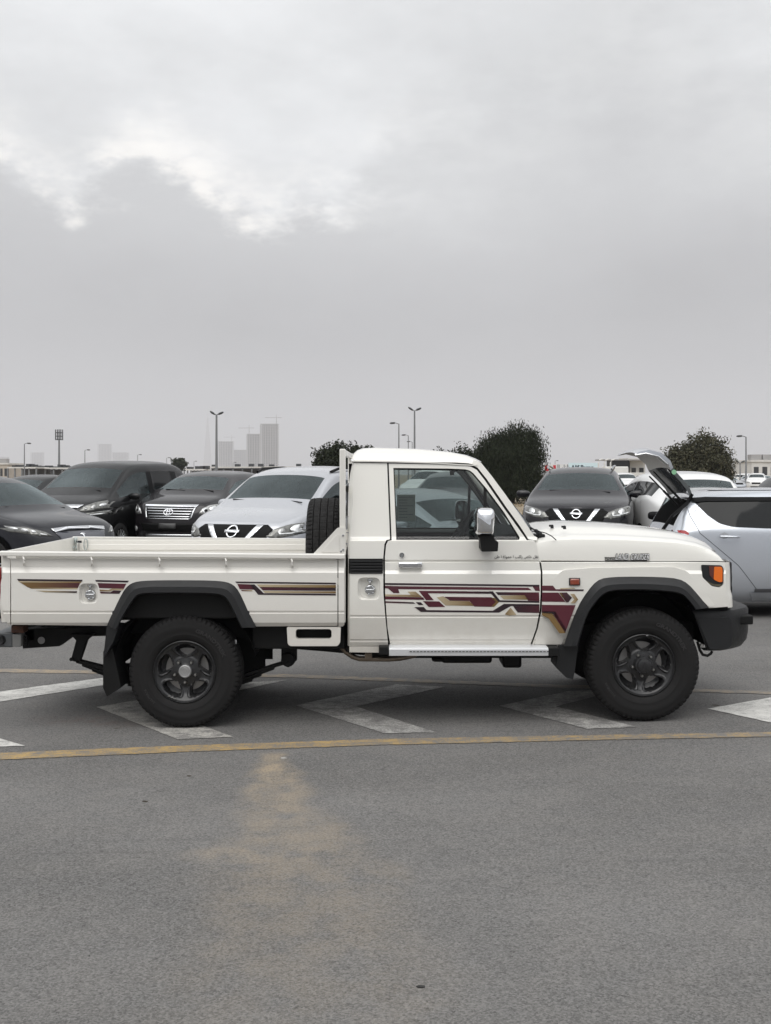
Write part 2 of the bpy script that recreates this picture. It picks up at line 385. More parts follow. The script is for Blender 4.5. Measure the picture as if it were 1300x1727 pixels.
for d, far in zip(dr, (0, 1)):
    pn = panel('window_seal', [(662.9,788.9),(757,789.9),(784,791.1),(792.2,793.1),(798.2,797.8),(820.2,823.4),(850.2,863.8),(876.9,906.5),(875.9,910.7),(667.9,910.7)], SP, M_UNDER, dr[0], holes=[seal_in], thick=.02, off=.006, both=False)
    if far:
        pn.parent = dr[1]; pn.scale.y = -1
    g = panel('window', [(664,790),(757,791),(783.5,792.2),(791,794.2),(797,798.6),(819.4,824.2),(849,864.8),(875,906.5),(874.4,909.4),(669,909.4)], SP, M_GLASS, dr[0], thick=0, off=.016)
    if far: g.parent = dr[1]; g.scale.y = -1
    # quarter light bar
    q = panel('window_bar', [(815.5,819),(820.5,825),(821.5,910),(815.5,910)], SP, M_UNDER, dr[0], thick=.012, off=.012)
    if far: q.parent = dr[1]; q.scale.y = -1
# dark inner face behind every gap on the side
panel('inner_body', [(588,782),(656,781),(661.5,913),(880,914),(913,914),(1215,952),(1218,962),(1180,1000),(1140,985),(1023,985),(985,1020),(960,1088),(592,1088)], [(a, b+.055) for a, b in SP], M_DARK, TR, thick=.01, both=True)
# ---- A pillar
pillar = [(794.8,783.4),(805.6,789),(820.4,807.4),(853.8,855.6),(877.6,888.6),(891.2,909.6),(904.5,911.5),(906.5,907),(900.5,903.5),(895,895.5),(876,868),(852,833.5),(829,802.5),(811,780.2),(800,776.5)]
panel('windscreen_pillar', pillar, SP, M_WHITE, TR, thick=.06, both=True)
panel('door_seal', [(652.8,779.4),(770,780.4),(795.4,783.8),(806,789.4),(820.4,808),(853.6,856),(877.4,889.4),(890.6,909.8),(888.4,911.2),(874.4,892.2),(850.6,859.2),(817.4,810.8),(803.4,793),(793.4,787.6),(769,784),(655.8,782.4),(660.8,911.6),(657.2,910.6)], SP, M_UNDER, TR, thick=.02, off=.012, both=True)
# ---- roof
def ytop(x): return lerp([(-.242,1.823),(-.236,1.85),(-.222,1.875),(-.195,1.900),(-.155,1.914),(-.08,1.919),(.22,1.911),(.46,1.889),(.58,1.864),(.64,1.840),(.685,1.815)], x)
def gut(x): return lerp([(-.242,1.8145),(.0,1.812),(.35,1.802),(.56,1.789),(.685,1.785)], x)
rows = []
for x in (-.242,-.236,-.222,-.195,-.155,-.08,.05,.22,.36,.46,.53,.58,.615,.64,.665,.685):
    t, g = ytop(x), gut(x); h = max(t-g, .004)
    half = [(7.752,g-.004),(7.752,g+.004),(7.768,g+.006),(7.772,g+.012),(7.782,g+h*.35),(7.80,g+h*.6),(7.84,g+h*.83),(7.92,g+h*.95),(8.08,g+h*.99),(8.28,g+h),(YC,g+h)]
    half += [(2*YC-a, b) for a, b in reversed(half[:-1])]
    xo = lambda y: 0 if x < .4 else (-.042+.085*(1-((y-YC)/.72)**2))*((x-.4)/.285)
    xr = lambda y: -.01*(1-((y-YC)/.72)**4) if x < -.15 else 0
    rows.append([Vector((x+xo(a)+xr(a), a, b)) for a, b in half])
MB().loft(rows).build('cab_roof', M_WHITE, TR, ang=55)
m = MB()
m.tube([P(593.5,778.6,7.757), P(655,779.6,7.757), P(769,781.2,7.757), P(790,782.6,7.757), P(800,785,7.757)], .005, 8); m.build('roof_gutter', M_UNDER, TR)
m = MB(); m.tube([P(591.5,776,7.76), P(597,778,7.76)], .008, 8); m.build('gutter_end', M_CHR2, TR)
# ---- windscreen, dashboard, interior
tp = [Vector((.66+.05*(1-(t*2-1)**2), 7.86+(2*YC-2*7.86)*t, 1.80)) for t in [k/10 for k in range(11)]]
bt = [Vector((1.03+.09*(1-(t*2-1)**2), 7.70+(2*YC-2*7.70)*t, 1.305)) for t in [k/10 for k in range(11)]]
MB().loft([tp, bt]).build('windscreen', M_GLASSC, TR)
m = MB(); m.box((-.24, 7.70, .52), (1.25, 2*YC-7.70, .60)); m.build('cab_floor', M_DARK, TR)
m = MB(); m.loft([[(.70,7.72,1.235),(.74,7.72,1.275),(.92,7.72,1.315),(1.06,7.72,1.30),(1.1,7.72,1.2)],[(.70,2*YC-7.72,1.235),(.74,2*YC-7.72,1.275),(.92,2*YC-7.72,1.315),(1.06,2*YC-7.72,1.30),(1.1,2*YC-7.72,1.2)]]); m.box((.72,7.72,.6),(1.12,2*YC-7.72,1.24)); m.build('dashboard', M_INT, TR)
def seat(y):
    m = MB(); m.box((-.02,y-.25,.75),(.48,y+.25,.92)); m.build('seat', M_INT, TR, bevel=.04)
    m = MB(); m.loft([[(-.02,y-.24,.9),(.10,y-.24,.9),(.10,y+.24,.9),(-.02,y+.24,.9)],[(-.19,y-.2,1.40),(-.08,y-.2,1.40),(-.08,y+.2,1.40),(-.19,y+.2,1.40)]],True,True); m.build('backrest', M_INT, TR, bevel=.03)
seat(8.05); seat(8.88)
m = MB(); sc = Vector((.60, 8.92, 1.265)); n_ = Vector((-.72, 0, .55)).normalized(); u_ = Vector((0,1,0)); w_ = n_.cross(u_)
m.tube([sc+(u_*math.cos(t)+w_*math.sin(t))*.195 for t in [2*math.pi*k/28 for k in range(29)]], .016, 8, caps=False)
m.tube([sc-u_*.19, sc-n_*.05, sc+u_*.19], .018, 8); m.tube([sc-n_*.05, sc-w_*.19], .018, 8); m.tube([sc-n_*.05, sc-n_*.3], .035, 8); m.build('steering_wheel', M_INT, TR)
m = MB(); m.box((.50,YC-.12,1.715),(.52,YC+.12,1.765)); m.tube([(.52,YC,1.74),(.62,YC,1.79)],.008,6); m.build('rear_view_mirror', M_INT, TR, bevel=.008)
m = MB(); m.box((-.21,7.80,1.775),(.62,2*YC-7.80,1.785)); m.build('headlining', M_INT, TR)
# paper stuck inside the far window, opposite side of the cab
Yw = 2*YC-7.70
m = MB(); a = P(669.5,834,Yw-.02); b = P(700,879.5,Yw-.02); m.box((a.x,Yw-.028,b.z),(b.x,Yw-.024,a.z)); pz = m.build('window_paper', M_PAPER, dr[1], smooth=False)
m = MB()
for k in range(8):
    z = a.z-.02-k*.024; m.box((a.x+.014, Yw-.0300, z), (b.x-.014-(.05 if k % 3 else .0), Yw-.0285, z-.004))
m.build('printed_lines', M_PRINT, dr[1], smooth=False)
# far inner trim with bright ledge
m = MB(); m.box((X(668,9.2),9.14,1.24),(X(876,9.2),9.20,1.262)); m.build('door_ledge', mat('ledge_white', (.5,.52,.5), .5), dr[1], bevel=.004)
# ---- hood
def hoodrow(t):
    top = lerp([(0,1.318),(.08,1.352),(.2,1.366),(.4,1.357),(.6,1.335),(.75,1.310),(.85,1.280),(.92,1.243),(.97,1.185),(1,1.115)], t)
    sh = lerp([(0,1.262),(.1,1.282),(.2,1.290),(.4,1.288),(.6,1.276),(.75,1.262),(.85,1.238),(.92,1.203),(.97,1.158),(1,1.112)], t)
    res = []
    for (y, w, xe) in ((7.634,-1,2.345),(7.638,-.45,2.348),(7.655,-.12,2.352),(7.69,.0,2.36),(7.76,.12,2.375),(7.84,.28,2.39),(7.90,.62,2.40),(8.0,.80,2.415),(8.2,.95,2.43),(YC,1.0,2.435)):
        z = sh+(top-sh)*w if w >= 0 else sh+(1.1215-sh)*(-w)
        x0 = X(903, 7.63)+ (0 if y < 7.8 else .05*min(1,(y-7.8)/.3))
        res.append(Vector((x0+(xe-x0)*t, y, z)))
    return res+[Vector((v.x, 2*YC-v.y, v.z)) for v in reversed(res[:-1])]
ts = (0,.02,.06,.1,.15,.2,.3,.4,.5,.6,.68,.75,.8,.85,.89,.92,.95,.97,.985,1)
rows = [hoodrow(t) for t in ts]
rows.append([v+Vector((-.02 if 7.7 < v.y < 2*YC-7.7 else .0, 0, -.012)) for v in rows[-1]])
MB().loft(rows).build('hood', M_WHITE, TR, ang=40)
for (px, py, Y) in ((931,887,7.95),(952,891,7.80)):
    m = MB(); c = P(px, py, Y); c.z = 1.345; m.lathe([(-.01,.012),(.012,.010),(.016,.002)], c, 'Z', 10); m.box(c+Vector((-.022,-.006,.0)), c+Vector((.0,.006,.014)))
    m.build('washer_nozzle', M_BLKPL, TR)
m = MB(); m.tube([P(897.5,896,7.66)+Vector((0,-.004,0)), P(906,895.5,7.68), P(920,899,7.66), P(930,904,7.642), P(938,911,7.632)], .0035, 6); m.build('hood_gap', M_DARK, TR)
m = MB(); m.box((1.02,7.75,1.26),(1.12,2*YC-7.75,1.30)); m.tube([(1.06,7.80,1.325),(.93,8.25,1.42)],.006,6); m.tube([(1.06,7.80,1.325),(1.09,7.74,1.30)],.014,6); m.build('cowl', M_BLKPL, TR)
# ---- fender
fender = [(909.8,948.2),(1221.5,948.4),(1224,962),(1224.5,1000),(1229,1008),(1229.5,1023),(1196,1025.5),(1188,1016),(1158,986),(1140,978),(1023,977.5),(1008,981),(980,1016),(955,1088.6),(946,1090),(896.5,1089.4),(907,1060),(913.4,1030),(915,1000),(914.8,965),(911.8,945)]
hl = rpoly([(1182.5,952.5),(1217.5,953.5),(1220.5,960),(1220.5,986),(1214,991),(1200,988.6),(1184.4,973.5)], 3)
fd = panel('front_fender', fender, SP, M_WHITE, TR, holes=[hl], thick=.025, both=True, cuts_x=(1150,))
bl = rpoly([(919,982),(949,961),(1000,957),(1135,955.6),(1158,962),(1170,974),(1204,1020),(1204,1023),(1195.5,1024),(1188,1016),(1158,986),(1140,978),(1023,977.5),(1008,981),(980,1016),(965,1058),(956,1084),(946,1050),(930,1010),(917,993)], 4)
panel('arch_blister', rpoly([(921,984),(950,961.5),(1000,957.5),(1135,956),(1158,963),(1170,975),(1204,1020),(1204,1023),(1195.5,1024),(1188,1016),(1158,986),(1140,978),(1023,977.5),(1008,981),(985,1006),(950,996)], 4), [(900,7.606),(1060,7.590)], M_WHITE, TR, thick=.02, both=True, bevel=.009)
# lower fender crease face
panel('fender_foot', rpoly([(917,1040),(922,1034),(952,1076),(947,1087),(901,1087)], 2), [(1030,7.600),(1090,7.652)], M_WHITE, TR, thick=.02, both=True, bevel=.006)
# side marker
m = MB(); a = P(961,976,7.588); b = P(977,986.5,7.588); m.box((a.x,7.572,b.z),(b.x,7.61,a.z)); mk_ = m.build('side_marker', M_AMBR, TR, bevel=.008)
m = MB(); a = P(959.6,974.8,7.59); b = P(978.4,987.6,7.59); m.box((a.x,7.586,b.z),(b.x,7.60,a.z)); m.build('marker_rim', M_BLKPL, mk_, bevel=.004)
# corner lamp (wraps round the front corner)
hlp = panel('corner_lamp', hl, [(900,7.612),(1100,7.612)], M_BLKPL, TR, thick=.03, both=True, bevel=.004)
for hp_, far in zip(hlp, (0, 1)):
    q = panel('orange_lens', rpoly([(1204.5,956),(1217.4,956),(1218.6,960),(1218.4,981.5),(1213,982),(1203.6,977.5)], 2), [(900,7.606),(1100,7.606)], M_ORANGE, hp_, thick=.02, bevel=.003)
    q2 = panel('inner_reflector', rpoly([(1195.5,954.6),(1216,954.6),(1204,957),(1203,977),(1197,970)], 1), [(900,7.609),(1100,7.609)], mat('lamp_dark_red', (.10,.02,.012), .3, coat=1), hp_, thick=.012)
    q3 = panel('bottom_lens', rpoly([(1190,979),(1203,985),(1217,985.5),(1213.5,989.2),(1200,987)], 1), [(900,7.608),(1100,7.608)], mat('lamp_olive', (.09,.08,.05), .2, coat=1), hp_, thick=.012)
    if far:
        for o in (q, q2, q3): o.scale.y = -1
# ---- front face
def mirrow(half): return [Vector(v) for v in half]+[Vector((v[0], 2*YC-v[1], v[2])) for v in reversed(half[:-1])]
rows = []
for z, dx in ((1.114,0),(1.06,.006),(.92,.008),(.88,.02),(.80,.025)):
    rows.append(mirrow([(X(1221.5,7.63)+dx,7.634,z),(2.372+dx,7.65,z),(2.395+dx,7.69,z),(2.41+dx,7.76,z),(2.42+dx,7.9,z),(2.425+dx,8.2,z),(2.425+dx,YC,z)]))
MB().loft(rows).build('front_panel', M_WHITE, TR, ang=50)
m = MB(); g0, g1 = 7.83, 2*YC-7.83
m.box((2.36,g0,.885),(2.462,g1,1.105)); m.build('grille_surround', M_BLKPL, TR, bevel=.02, bseg=3)
m = MB()
for k in range(7): m.box((2.455,g0+.32,.915+k*.027),(2.470,g1-.32,.925+k*.027))
m.build('grille_slats', M_UNDER, TR)
for y in (g0+.17, g1-.17):
    m = MB(); m.lathe([(.0,.11),(.016,.108),(.02,.10),(.008,.09)], (2.462,y,.995), 'X', 36); h_ = m.build('headlight', M_CHR2, TR)
    m = MB(); m.lathe([(.026,0),(.022,.05),(.01,.092)], (2.462,y,.995), 'X', 36); m.build('lens', mat('lamp_glass', (.25,.27,.28), .06, .3, coat=1), h_)
text('grille_letters', 'TOYOTA', .11, M_CHR2, TR, lambda v: Vector((2.474+v.z, YC+v.x, .955+v.y)), bold=.002, wide=1.25)
# ---- bumper
path = [(X(1172),7.665),(X(1192),7.655),(2.30,7.655),(2.335,7.66),(2.39,7.69),(2.44,7.73),(2.50,7.79),(2.575,7.88),(2.615,7.96),(2.63,8.06),(2.64,8.3),(2.645,YC)]
rows = []
for i, (x, y) in enumerate(path):
    a = Vector(path[max(i-1, 0)]); b = Vector(path[min(i+1, len(path)-1)]); t = (b-a).normalized(); nn = Vector((-t.y, t.x)) # inward
    if i == len(path)-1: nn = Vector((-1, 0))
    nn = Vector((-abs(nn.x) if i > 3 else 0, abs(nn.y))).normalized() if i < len(path)-1 else nn
    sec = [(.16,.792),(.04,.782),(.010,.772),(.0,.755),(.002,.70),(.0,.60),(.012,.535),(.045,.492),(.10,.484),(.2,.49)]
    rr = []
    for d, z in sec:
        xx = x+nn.x*d; yy = y+nn.y*d
        if i == 0: xx += lerp([(.484,X(1197)-X(1172)),(.772,0)], z)
        if i == 1: xx += lerp([(.484,.04),(.772,0)], z)
        rr.append(Vector((xx, yy, z)))
    rows.append(rr)
rows += [[Vector((v.x, 2*YC-v.y, v.z)) for v in r] for r in reversed(rows[:-1])]
MB().loft(rows).build('front_bumper', M_BLKPL, TR, ang=40)
panel('bumper_pad', rpoly([(1175,1042),(1229,1041),(1234,1046),(1234,1088),(1228,1094),(1197,1096)], 3), [(1000,7.652),(1110,7.652)], M_BLKPL, TR, thick=.02, both=True, bevel=.006)
m = MB(); m.box((2.50,7.80,.66),(2.60,7.93,.725)); m.build('fog_lamp_pocket', M_UNDER, TR, bevel=.01)
m = MB(); m.tube([P(1176,1082,7.72),P(1180,1096,7.72),P(1185,1104,7.72),P(1193,1106,7.72),P(1199,1102,7.72),P(1201,1098,7.72)], .010, 8); m.build('tow_hook', M_UNDER, TR)
m = MB(); c = P(1183,1088,7.72); m.lathe([(-.02,.0),(-.02,.012),(.01,.012)], c, n=10); m.build('bracket_bolt', M_STEEL, TR)
# ---- wheel arch flares
def flare(pairs, y0, y1):
    for far in (0, 1):
        rows = []
        for (ox, oy), (ix, iy) in pairs:
            L = lambda t, Y: P(ox+(ix-ox)*t, oy+(iy-oy)*t, Y)
            r = [L(0, y0+.05), L(.0, y0+.012), L(.06, y0), L(.55, y1), L(.94, y1-.004), L(1, y1+.006), L(1.02, y1+.05), L(1.0, y1+.14)]
            if far: r = [Vector((v.x, 2*YC-v.y, v.z)) for v in r]
            rows.append(r)
        MB().loft(rows).build('wheel_arch_flare', M_BLKPL, TR, ang=25)
def densify(pairs, n=3):
    out = []
    for k in range(len(pairs)-1):
        for j in range(n):
            t = j/n; out.append(tuple(tuple(a+(b-a)*t for a, b in zip(p, q)) for p, q in zip(pairs[k], pairs[k+1])))
    out.append(pairs[-1])
    sm = out[:]
    for _ in range(2):
        sm = [sm[0]]+[tuple(tuple((a+2*b+c)/4 for a, b, c in zip(p, q, r)) for p, q, r in zip(sm[i-1], sm[i], sm[i+1])) for i in range(1, len(sm)-1)]+[sm[-1]]
    return sm
flare(densify([((180,1056),(196,1062)),((188,1032),(209,1036)),((207,992),(226,1009)),((221,980),(235,1002)),((243,976.5),(254,1000.5)),((300,976),(300,1000.5)),((371,976.5),(366,1001.5)),((393,981.5),(381,1007)),((406,995),(391,1026)),((432,1058),(407,1059))]), 7.575, 7.535)
flare(densify([((950,1090),(974,1090)),((961,1058),(983,1058)),((977,1014),(992,1032)),((1003,979),(1014,1004)),((1023,972.5),(1031,995.5)),((1080,971.5),(1085,994.5)),((1142,973.5),(1145,999)),((1163,984),(1158,1008)),((1196,1025),(1173,1028))]), 7.592, 7.55)
panel('mudguard', rpoly([(943.5,1088),(975,1088),(969.5,1130),(966.5,1146),(955,1143),(937.5,1126)], 2), [(1000,7.60),(1200,7.64)], M_BLKPL, TR, thick=.26, both=True, bevel=.006)
panel('flare_end', rpoly([(180,1055),(200,1057),(190,1084),(176,1108),(174.5,1104)], 1), [(1000,7.55),(1200,7.57)], M_BLKPL, TR, thick=.2, both=True, bevel=.004)
panel('mudguard', rpoly([(174,1098),(186,1086),(191,1100),(204,1160),(180,1175),(173.5,1160)], 2), [(1000,7.60),(1200,7.62)], M_UNDER, TR, thick=.26, both=True, bevel=.005)
# wheel wells and inner liners
for cx, cz in ((-1.391,.36),(1.788,.40)):
    for far in (0, 1):
        rows = []
        for k in range(17):
            t = R(12+168*k/16); r = .50
            yy = (7.66, 8.2) if not far else (2*YC-7.66, 2*YC-8.2)
            z = min(cz+r*math.sin(t), .925 if cx > 0 else .915)
            rows.append([Vector((cx+r*math.cos(t), y, z)) for y in yy])
        m = MB(); m.loft(rows)
        m.add([(cx-.5, 2*YC-8.2 if far else 8.2, cz-.1), (cx+.5, 2*YC-8.2 if far else 8.2, cz-.1), (cx+.5, 2*YC-8.2 if far else 8.2, .92), (cx-.5, 2*YC-8.2 if far else 8.2, .92)], [(0,1,2,3)])
        m.build('wheel_well', M_UNDER, TR)
# ---- sill and step
panel('door_sill', [(589,1090.2),(656,1090.2),(945,1091),(945,1096),(657,1096),(656,1101),(589,1100)], [(1085,7.66),(1104,7.675)], M_WHITE, TR, thick=.03, both=True)
for far in (0, 1):
    mr = lambda y: 2*YC-y if far else y
    m = MB(); a = P(656,1093,7.53); b = P(925,1106.5,7.53)
    rows = [[Vector((x, mr(7.72), a.z+.004)), Vector((x, mr(7.545), a.z+.002)), Vector((x, mr(7.53), a.z-.008)), Vector((x, mr(7.535), b.z)), Vector((x, mr(7.72), b.z))] for x in (a.x, b.x)]
    m.loft(rows, True, True); sb = m.build('side_step', M_ALU, TR, bevel=.003)
    m = MB()
    for k in range(40):
        x = a.x+.14+k*.024; m.box((x, mr(7.526), a.z-.022), (x+.016, mr(7.54), a.z-.026))
    m.build('step_slots', M_DARK, sb, smooth=False)
    m = MB(); m.box((b.x, mr(7.535), b.z-.002), (b.x+.075, mr(7.74), a.z)); m.build('step_end_cap', M_UNDER, sb, bevel=.004)
    m = MB(); m.box((a.x-.07, mr(7.58), b.z), (a.x, mr(7.74), a.z)); m.build('step_end_cap', M_UNDER, sb, bevel=.004)
# ---- door furniture
m = MB(); a = P(672,948.5,7.600); b = P(712,957.5,7.600); m.box((a.x,7.585,b.z),(b.x,7.607,a.z)); m.box((a.x,7.59,b.z-.002),(a.x+.02,7.63,a.z+.002)); m.box((b.x-.02,7.59,b.z-.002),(b.x,7.63,a.z+.002))
m.build('door_handle', M_CHR, dr[0], bevel=.006)
m = MB(); m.box((a.x+.03,7.582,b.z+.006),(b.x-.03,7.60,a.z-.004)); m.build('handle_grip', M_CHR2, dr[0], bevel=.004)
m = MB(); a = P(673,956.5,7.61); b = P(711,966,7.61); m.box((a.x,7.612,b.z),(b.x,7.64,a.z)); m.build('handle_recess', M_WHITE, dr[0], bevel=.008)
m = MB(); c = P(677.5,936,7.62); m.lathe([(-.010,0),(-.010,.009),(-.006,.0095),(-.006,.0115),(-.011,.012),(-.011,.0165),(.01,.017)], c, n=24); m.build('keyhole', [M_CHR2], dr[0])
m = MB(); m.box(c+Vector((-.0015,-.0108,-.005)), c+Vector((.0015,-.0101,.005))); m.lathe([(-.0115,.0125),(-.0115,.0150)], c, n=24); m.build('keyhole_ring', M_UNDER, dr[0])
# mirror
def mirror(far, par):
    mr = lambda v: Vector((v[0], 2*YC-v[1] if far else v[1], v[2]))
    y0 = 7.38
    hx = lambda px, y=y0: (px-650)*y/F; hz = lambda py, y=y0: HC-(py-H0)*y/F
    out = [(801,866),(804,858),(811,855.5),(829,857),(833,861),(834,872),(832.5,898),(829,903),(806,902.5),(801,898)]
    rows = []
    for y, s in ((7.30,.55),(7.315,.8),(7.34,.95),(7.38,1.0),(7.44,1.02),(7.49,.98),(7.50,.6)):
        rows.append([mr((hx(817.5+(a-817.5)*s), y, hz(880+(b-880)*s))) for a, b in rpoly(out, 3)])
    m = MB(); m.loft(rows, True, True); h = m.build('side_mirror', M_CHR, par, ang=50)
    m = MB(); q = rpoly([(803,902),(832,902.5),(832,910),(839,913),(838,929),(811,929.5),(808,908)], 2)
    rows = [[mr(((a-650)*7.42/F, y, HC-(b-H0)*7.42/F)) for a, b in q] for y in (7.36, 7.46)]
    m.loft(rows, True, True); m.box(mr(P(812,912,7.42)), mr(P(838,928,7.42)+Vector((0,.24,0)))); m.build('mirror_arm', M_UNDER, h, bevel=.004)
    m = MB(); q = rpoly([(821,864),(831,866),(832,880),(827,886),(822,884)], 1)
    m.loft([[mr(((a-650)*7.31/F, y, HC-(b-H0)*7.31/F)) for a, b in q] for y in (7.318, 7.33)], True, True); m.build('mirror_lamp', mat('mirror_lens', (.12,.13,.13), .08, .2, coat=1), h)
mirror(False, dr[0]); mirror(True, dr[1])
# ---- cargo tray
bedpoly = [(18.6,942),(569,944),(569,1055.5),(432,1056.5),(407,1030),(391,1000),(370,983),(243,983),(222,990),(196,1040),(188,1055.5),(18.6,1053.5)]
bd = panel('tray_side', bedpoly, BP, M_BED, TR, holes=[rrect(133,984,165,1018,9)], thick=.03, both=False)
recess('fuel_recess', 132.6, 983.6, 165.4, 1018.4, 9, BP, .035, M_BED); fuelcap(152.5, 1003, 7.60)
bdf = panel('tray_side', bedpoly, BP, M_BED, TR, thick=.03, both=True)
bpy.data.objects.remove(bdf[0])
panel('rear_corner_post', [(3,941),(16.8,941.6),(16.8,1053.6),(13,1054),(6,1035),(1,1016),(1,985),(4,966)], BP, M_BED, TR, thick=.07, both=True)
panel('front_corner_post', [(570.6,944),(580.5,944.2),(580.5,1054),(577.5,1056.5),(570.6,1056.5)], BP, M_BED, TR, thick=.07, both=True)
tilt = lambda px: 930.4+ (px/581)*5.0
for far in (0, 1):
    mr = lambda v: Vector((v.x, 2*YC-v.y, v.z)) if far else v
    rows = []
    for px in (-1, 581):
        t = tilt(px); a = P(px, t, 7.555); b = P(px, t+7.4, 7.555)
        r = [Vector((a.x,7.60,a.z+.004)),Vector((a.x,7.565,a.z+.003)),Vector((a.x,7.556,a.z-.004)),Vector((a.x,7.556,b.z+.004)),Vector((a.x,7.562,b.z)),Vector((a.x,7.61,b.z)),Vector((a.x,7.612,a.z))]
        rows.append([mr(v) for v in r])
    m = MB(); m.loft(rows, True, True); rl = m.build('tray_rail', M_BED, TR, ang=25)
    if True:
        for px in (40, 154.5, 269, 381, 492.5):
            m = MB(); t = tilt(px)+7; pts_ = [P(px-1,t,7.566),P(px,t+6,7.545),P(px,t+11,7.548),P(px,t+15,7.566),P(px,t+13,7.59)]
            m.tube([mr(v) for v in pts_], [.007,.007,.0075,.007,.006], 8); m.build('tie_hook', M_BED, TR)
m = MB(); m.box((X(5)+.02,7.635,.935),(X(578),2*YC-7.635,.955)); m.build('tray_floor', M_BED, TR)
for far in (0, 1):
    mr = lambda y: 2*YC-y if far else y
    m = MB(); m.box((X(18)+.03, mr(7.640), .94), (X(566), mr(7.632), 1.172)); 
    for z in (.98, 1.085): m.box((X(18)+.03, mr(7.648), z), (X(566), mr(7.636), z+.05))
    m.build('tray_inner_side', M_BED, TR, bevel=.006)
# tailgate
xt = X(9, 7.6)
zt = Z(930, 7.56)
m = MB(); m.loft([[(xt-.03,y,.70),(xt-.045,y,.82),(xt-.03,y,1.0),(xt-.035,y,zt-.005),(xt+.005,y,zt),(xt+.005,y,.70)] for y in (7.61, 2*YC-7.61)], True, True); tg = m.build('tailgate', M_BED, TR, ang=25, bevel=.004)
text('tailgate_letters', 'TOYOTA', .2, M_UNDER, tg, lambda v: Vector((xt-.040-v.z, YC-v.x, .9+v.y)), wide=1.3)
m = MB()
for k in range(5):
    m.tube([(xt+.02+.01*math.sin(k*1.7+j), 9.27-.012*k+.008*math.cos(j*1.9), zt+.0-.018*j) for j in range(7)], .0035, 6)
m.tube([(xt+.10+.016*math.cos(t), 9.27, zt-.06+.05*math.sin(t)) for t in [2*math.pi*k/12 for k in range(13)]], .004, 6)
m.build('tie_chain', mat('galvanised', (.42,.47,.46), .4, .8), TR)
# rear lamps on the tail
for y in (7.66, 2*YC-7.66):
    m = MB(); m.box((xt-.075, y-.05, .84), (xt-.04, y+.05, 1.08)); m.build('tail_lamp', M_TAIL, TR, bevel=.01)
# headboard with mesh frame and gussets
xh0, xh1 = X(572.5,7.6), X(582.6,7.6); zh = Z(757,7.6)
for y in (7.60, 2*YC-7.60):
    s = 1 if y < YC else -1
    m = MB(); m.box((xh0,y,.70),(xh1,y+s*.045,zh)); m.build('headboard_post', M_BED, TR, bevel=.006)
for z in (zh-.022, 1.62, 1.36):
    m = MB(); m.box((xh0+.006,7.645,z-.022),(xh1-.008,2*YC-7.645,z+.022)); m.build('headboard_bar', M_BED, TR, bevel=.004)
m = MB(); m.box((xh0+.012,7.645,.72),(xh1-.014,2*YC-7.645,1.17)); m.build('headboard_panel', M_BED, TR)
gs = panel('headboard_gusset', rpoly([(527.5,934.6),(568.5,890.5),(572.6,889.4),(583,889.4),(583,936.2),(528,936)], 1.5), 7.59, M_BED, TR, thick=.012, both=True, bevel=.003)
for g_, far in zip(gs, (0, 1)):
    q = panel('gusset_press', rpoly([(541,931),(568,901),(572,901),(572,931.5)], 3), 7.586, M_BED, g_, thick=.008, bevel=.004)
    q2 = MB(); 
    for (px, py) in ((578.5,903),(578.5,927),(575,930)): q2.lathe([(-.006,0),(-.005,.007),(.004,.008)], P(px,py,7.588), n=8)
    q3 = q2.build('gusset_bolts', M_CHR2, g_)
    if far: q.scale.y = -1; q3.scale.y = -1
m = MB(); m.box((X(582.8),7.66,.60),(X(586)-.006,2*YC-7.66,Z(938))); m.build('cab_gap_dark_filler', M_DARK, TR)  # black filler box added so the gap between tray and cab looks shaded
m = MB()
for py in (871,898): m.box(P(583,py,7.62), P(588,py+1.2,7.62)+Vector((0,.02,0)))
m.box(P(583.2,873,7.64), P(586,893,7.64)+Vector((0,.02,0))); m.build('headboard_bracket', M_CHR2, TR)
# entry step under the tray
panel('tray_step', rpoly([(483.5,1057.6),(574.5,1057.6),(573.6,1084),(569,1089.8),(489,1089.8),(485,1086)], 2.5), 7.60, M_BED, TR, holes=[rrect(498.5,1061,559,1077.6,5)], thick=.05, both=True, bevel=.003)
# decals
MD = mat('stripe_paint', (.3,.1,.1), .3, coat=.5)
_t = MD.node_tree; _a = _t.nodes.new('ShaderNodeVertexColor'); _a.layer_name = 'Col'; _t.links.new(_a.outputs[0], _t.nodes['Principled BSDF'].inputs['Base Color'])
DK, MR, GD, CR, LM = (.018,.007,.012), (.082,.009,.019), (.175,.105,.034), (.46,.38,.25), (.06,.010,.018)
def decal(pts, c0, c1, prof, org, sc, off=-.0022, nm='stripe', par=None):
    cc = [Vector(p) for p in pts]; ar_ = sum(a.x*b.y-b.x*a.y for a, b in zip(cc, cc[1:]+cc[:1])); sg_ = 1 if ar_ > 0 else -1; ip = []
    for k in range(len(cc)):
        e1 = (cc[k]-cc[k-1]).normalized(); e2 = (cc[(k+1) % len(cc)]-cc[k]).normalized(); n1_ = Vector((e1.y, -e1.x))*sg_; n2_ = Vector((e2.y, -e2.x))*sg_; nn = (n1_+n2_); nn = nn/max(.5, nn.length_squared/2)
        ip.append(cc[k]+nn*1.2)
    q = [(org[0]+p.x/sc, org[1]+p.y/sc) for p in ip]; x0, x1 = min(p[0] for p in q), max(p[0] for p in q)
    fn = lambda x, y: tuple(a+(b-a)*((x-x0)/(x1-x0)) for a, b in zip(c0, c1))
    n = max(1, int((x1-x0)/12)); cx = [x0+(x1-x0)*k/n for k in range(1, n)]
    return panel(nm, q, prof, MD, par or TR, thick=.0012, off=off, colfn=fn, cuts_x=cx)
A = (640, 970); s_ = 3.611
FP = [(900,7.59),(1100,7.59)]
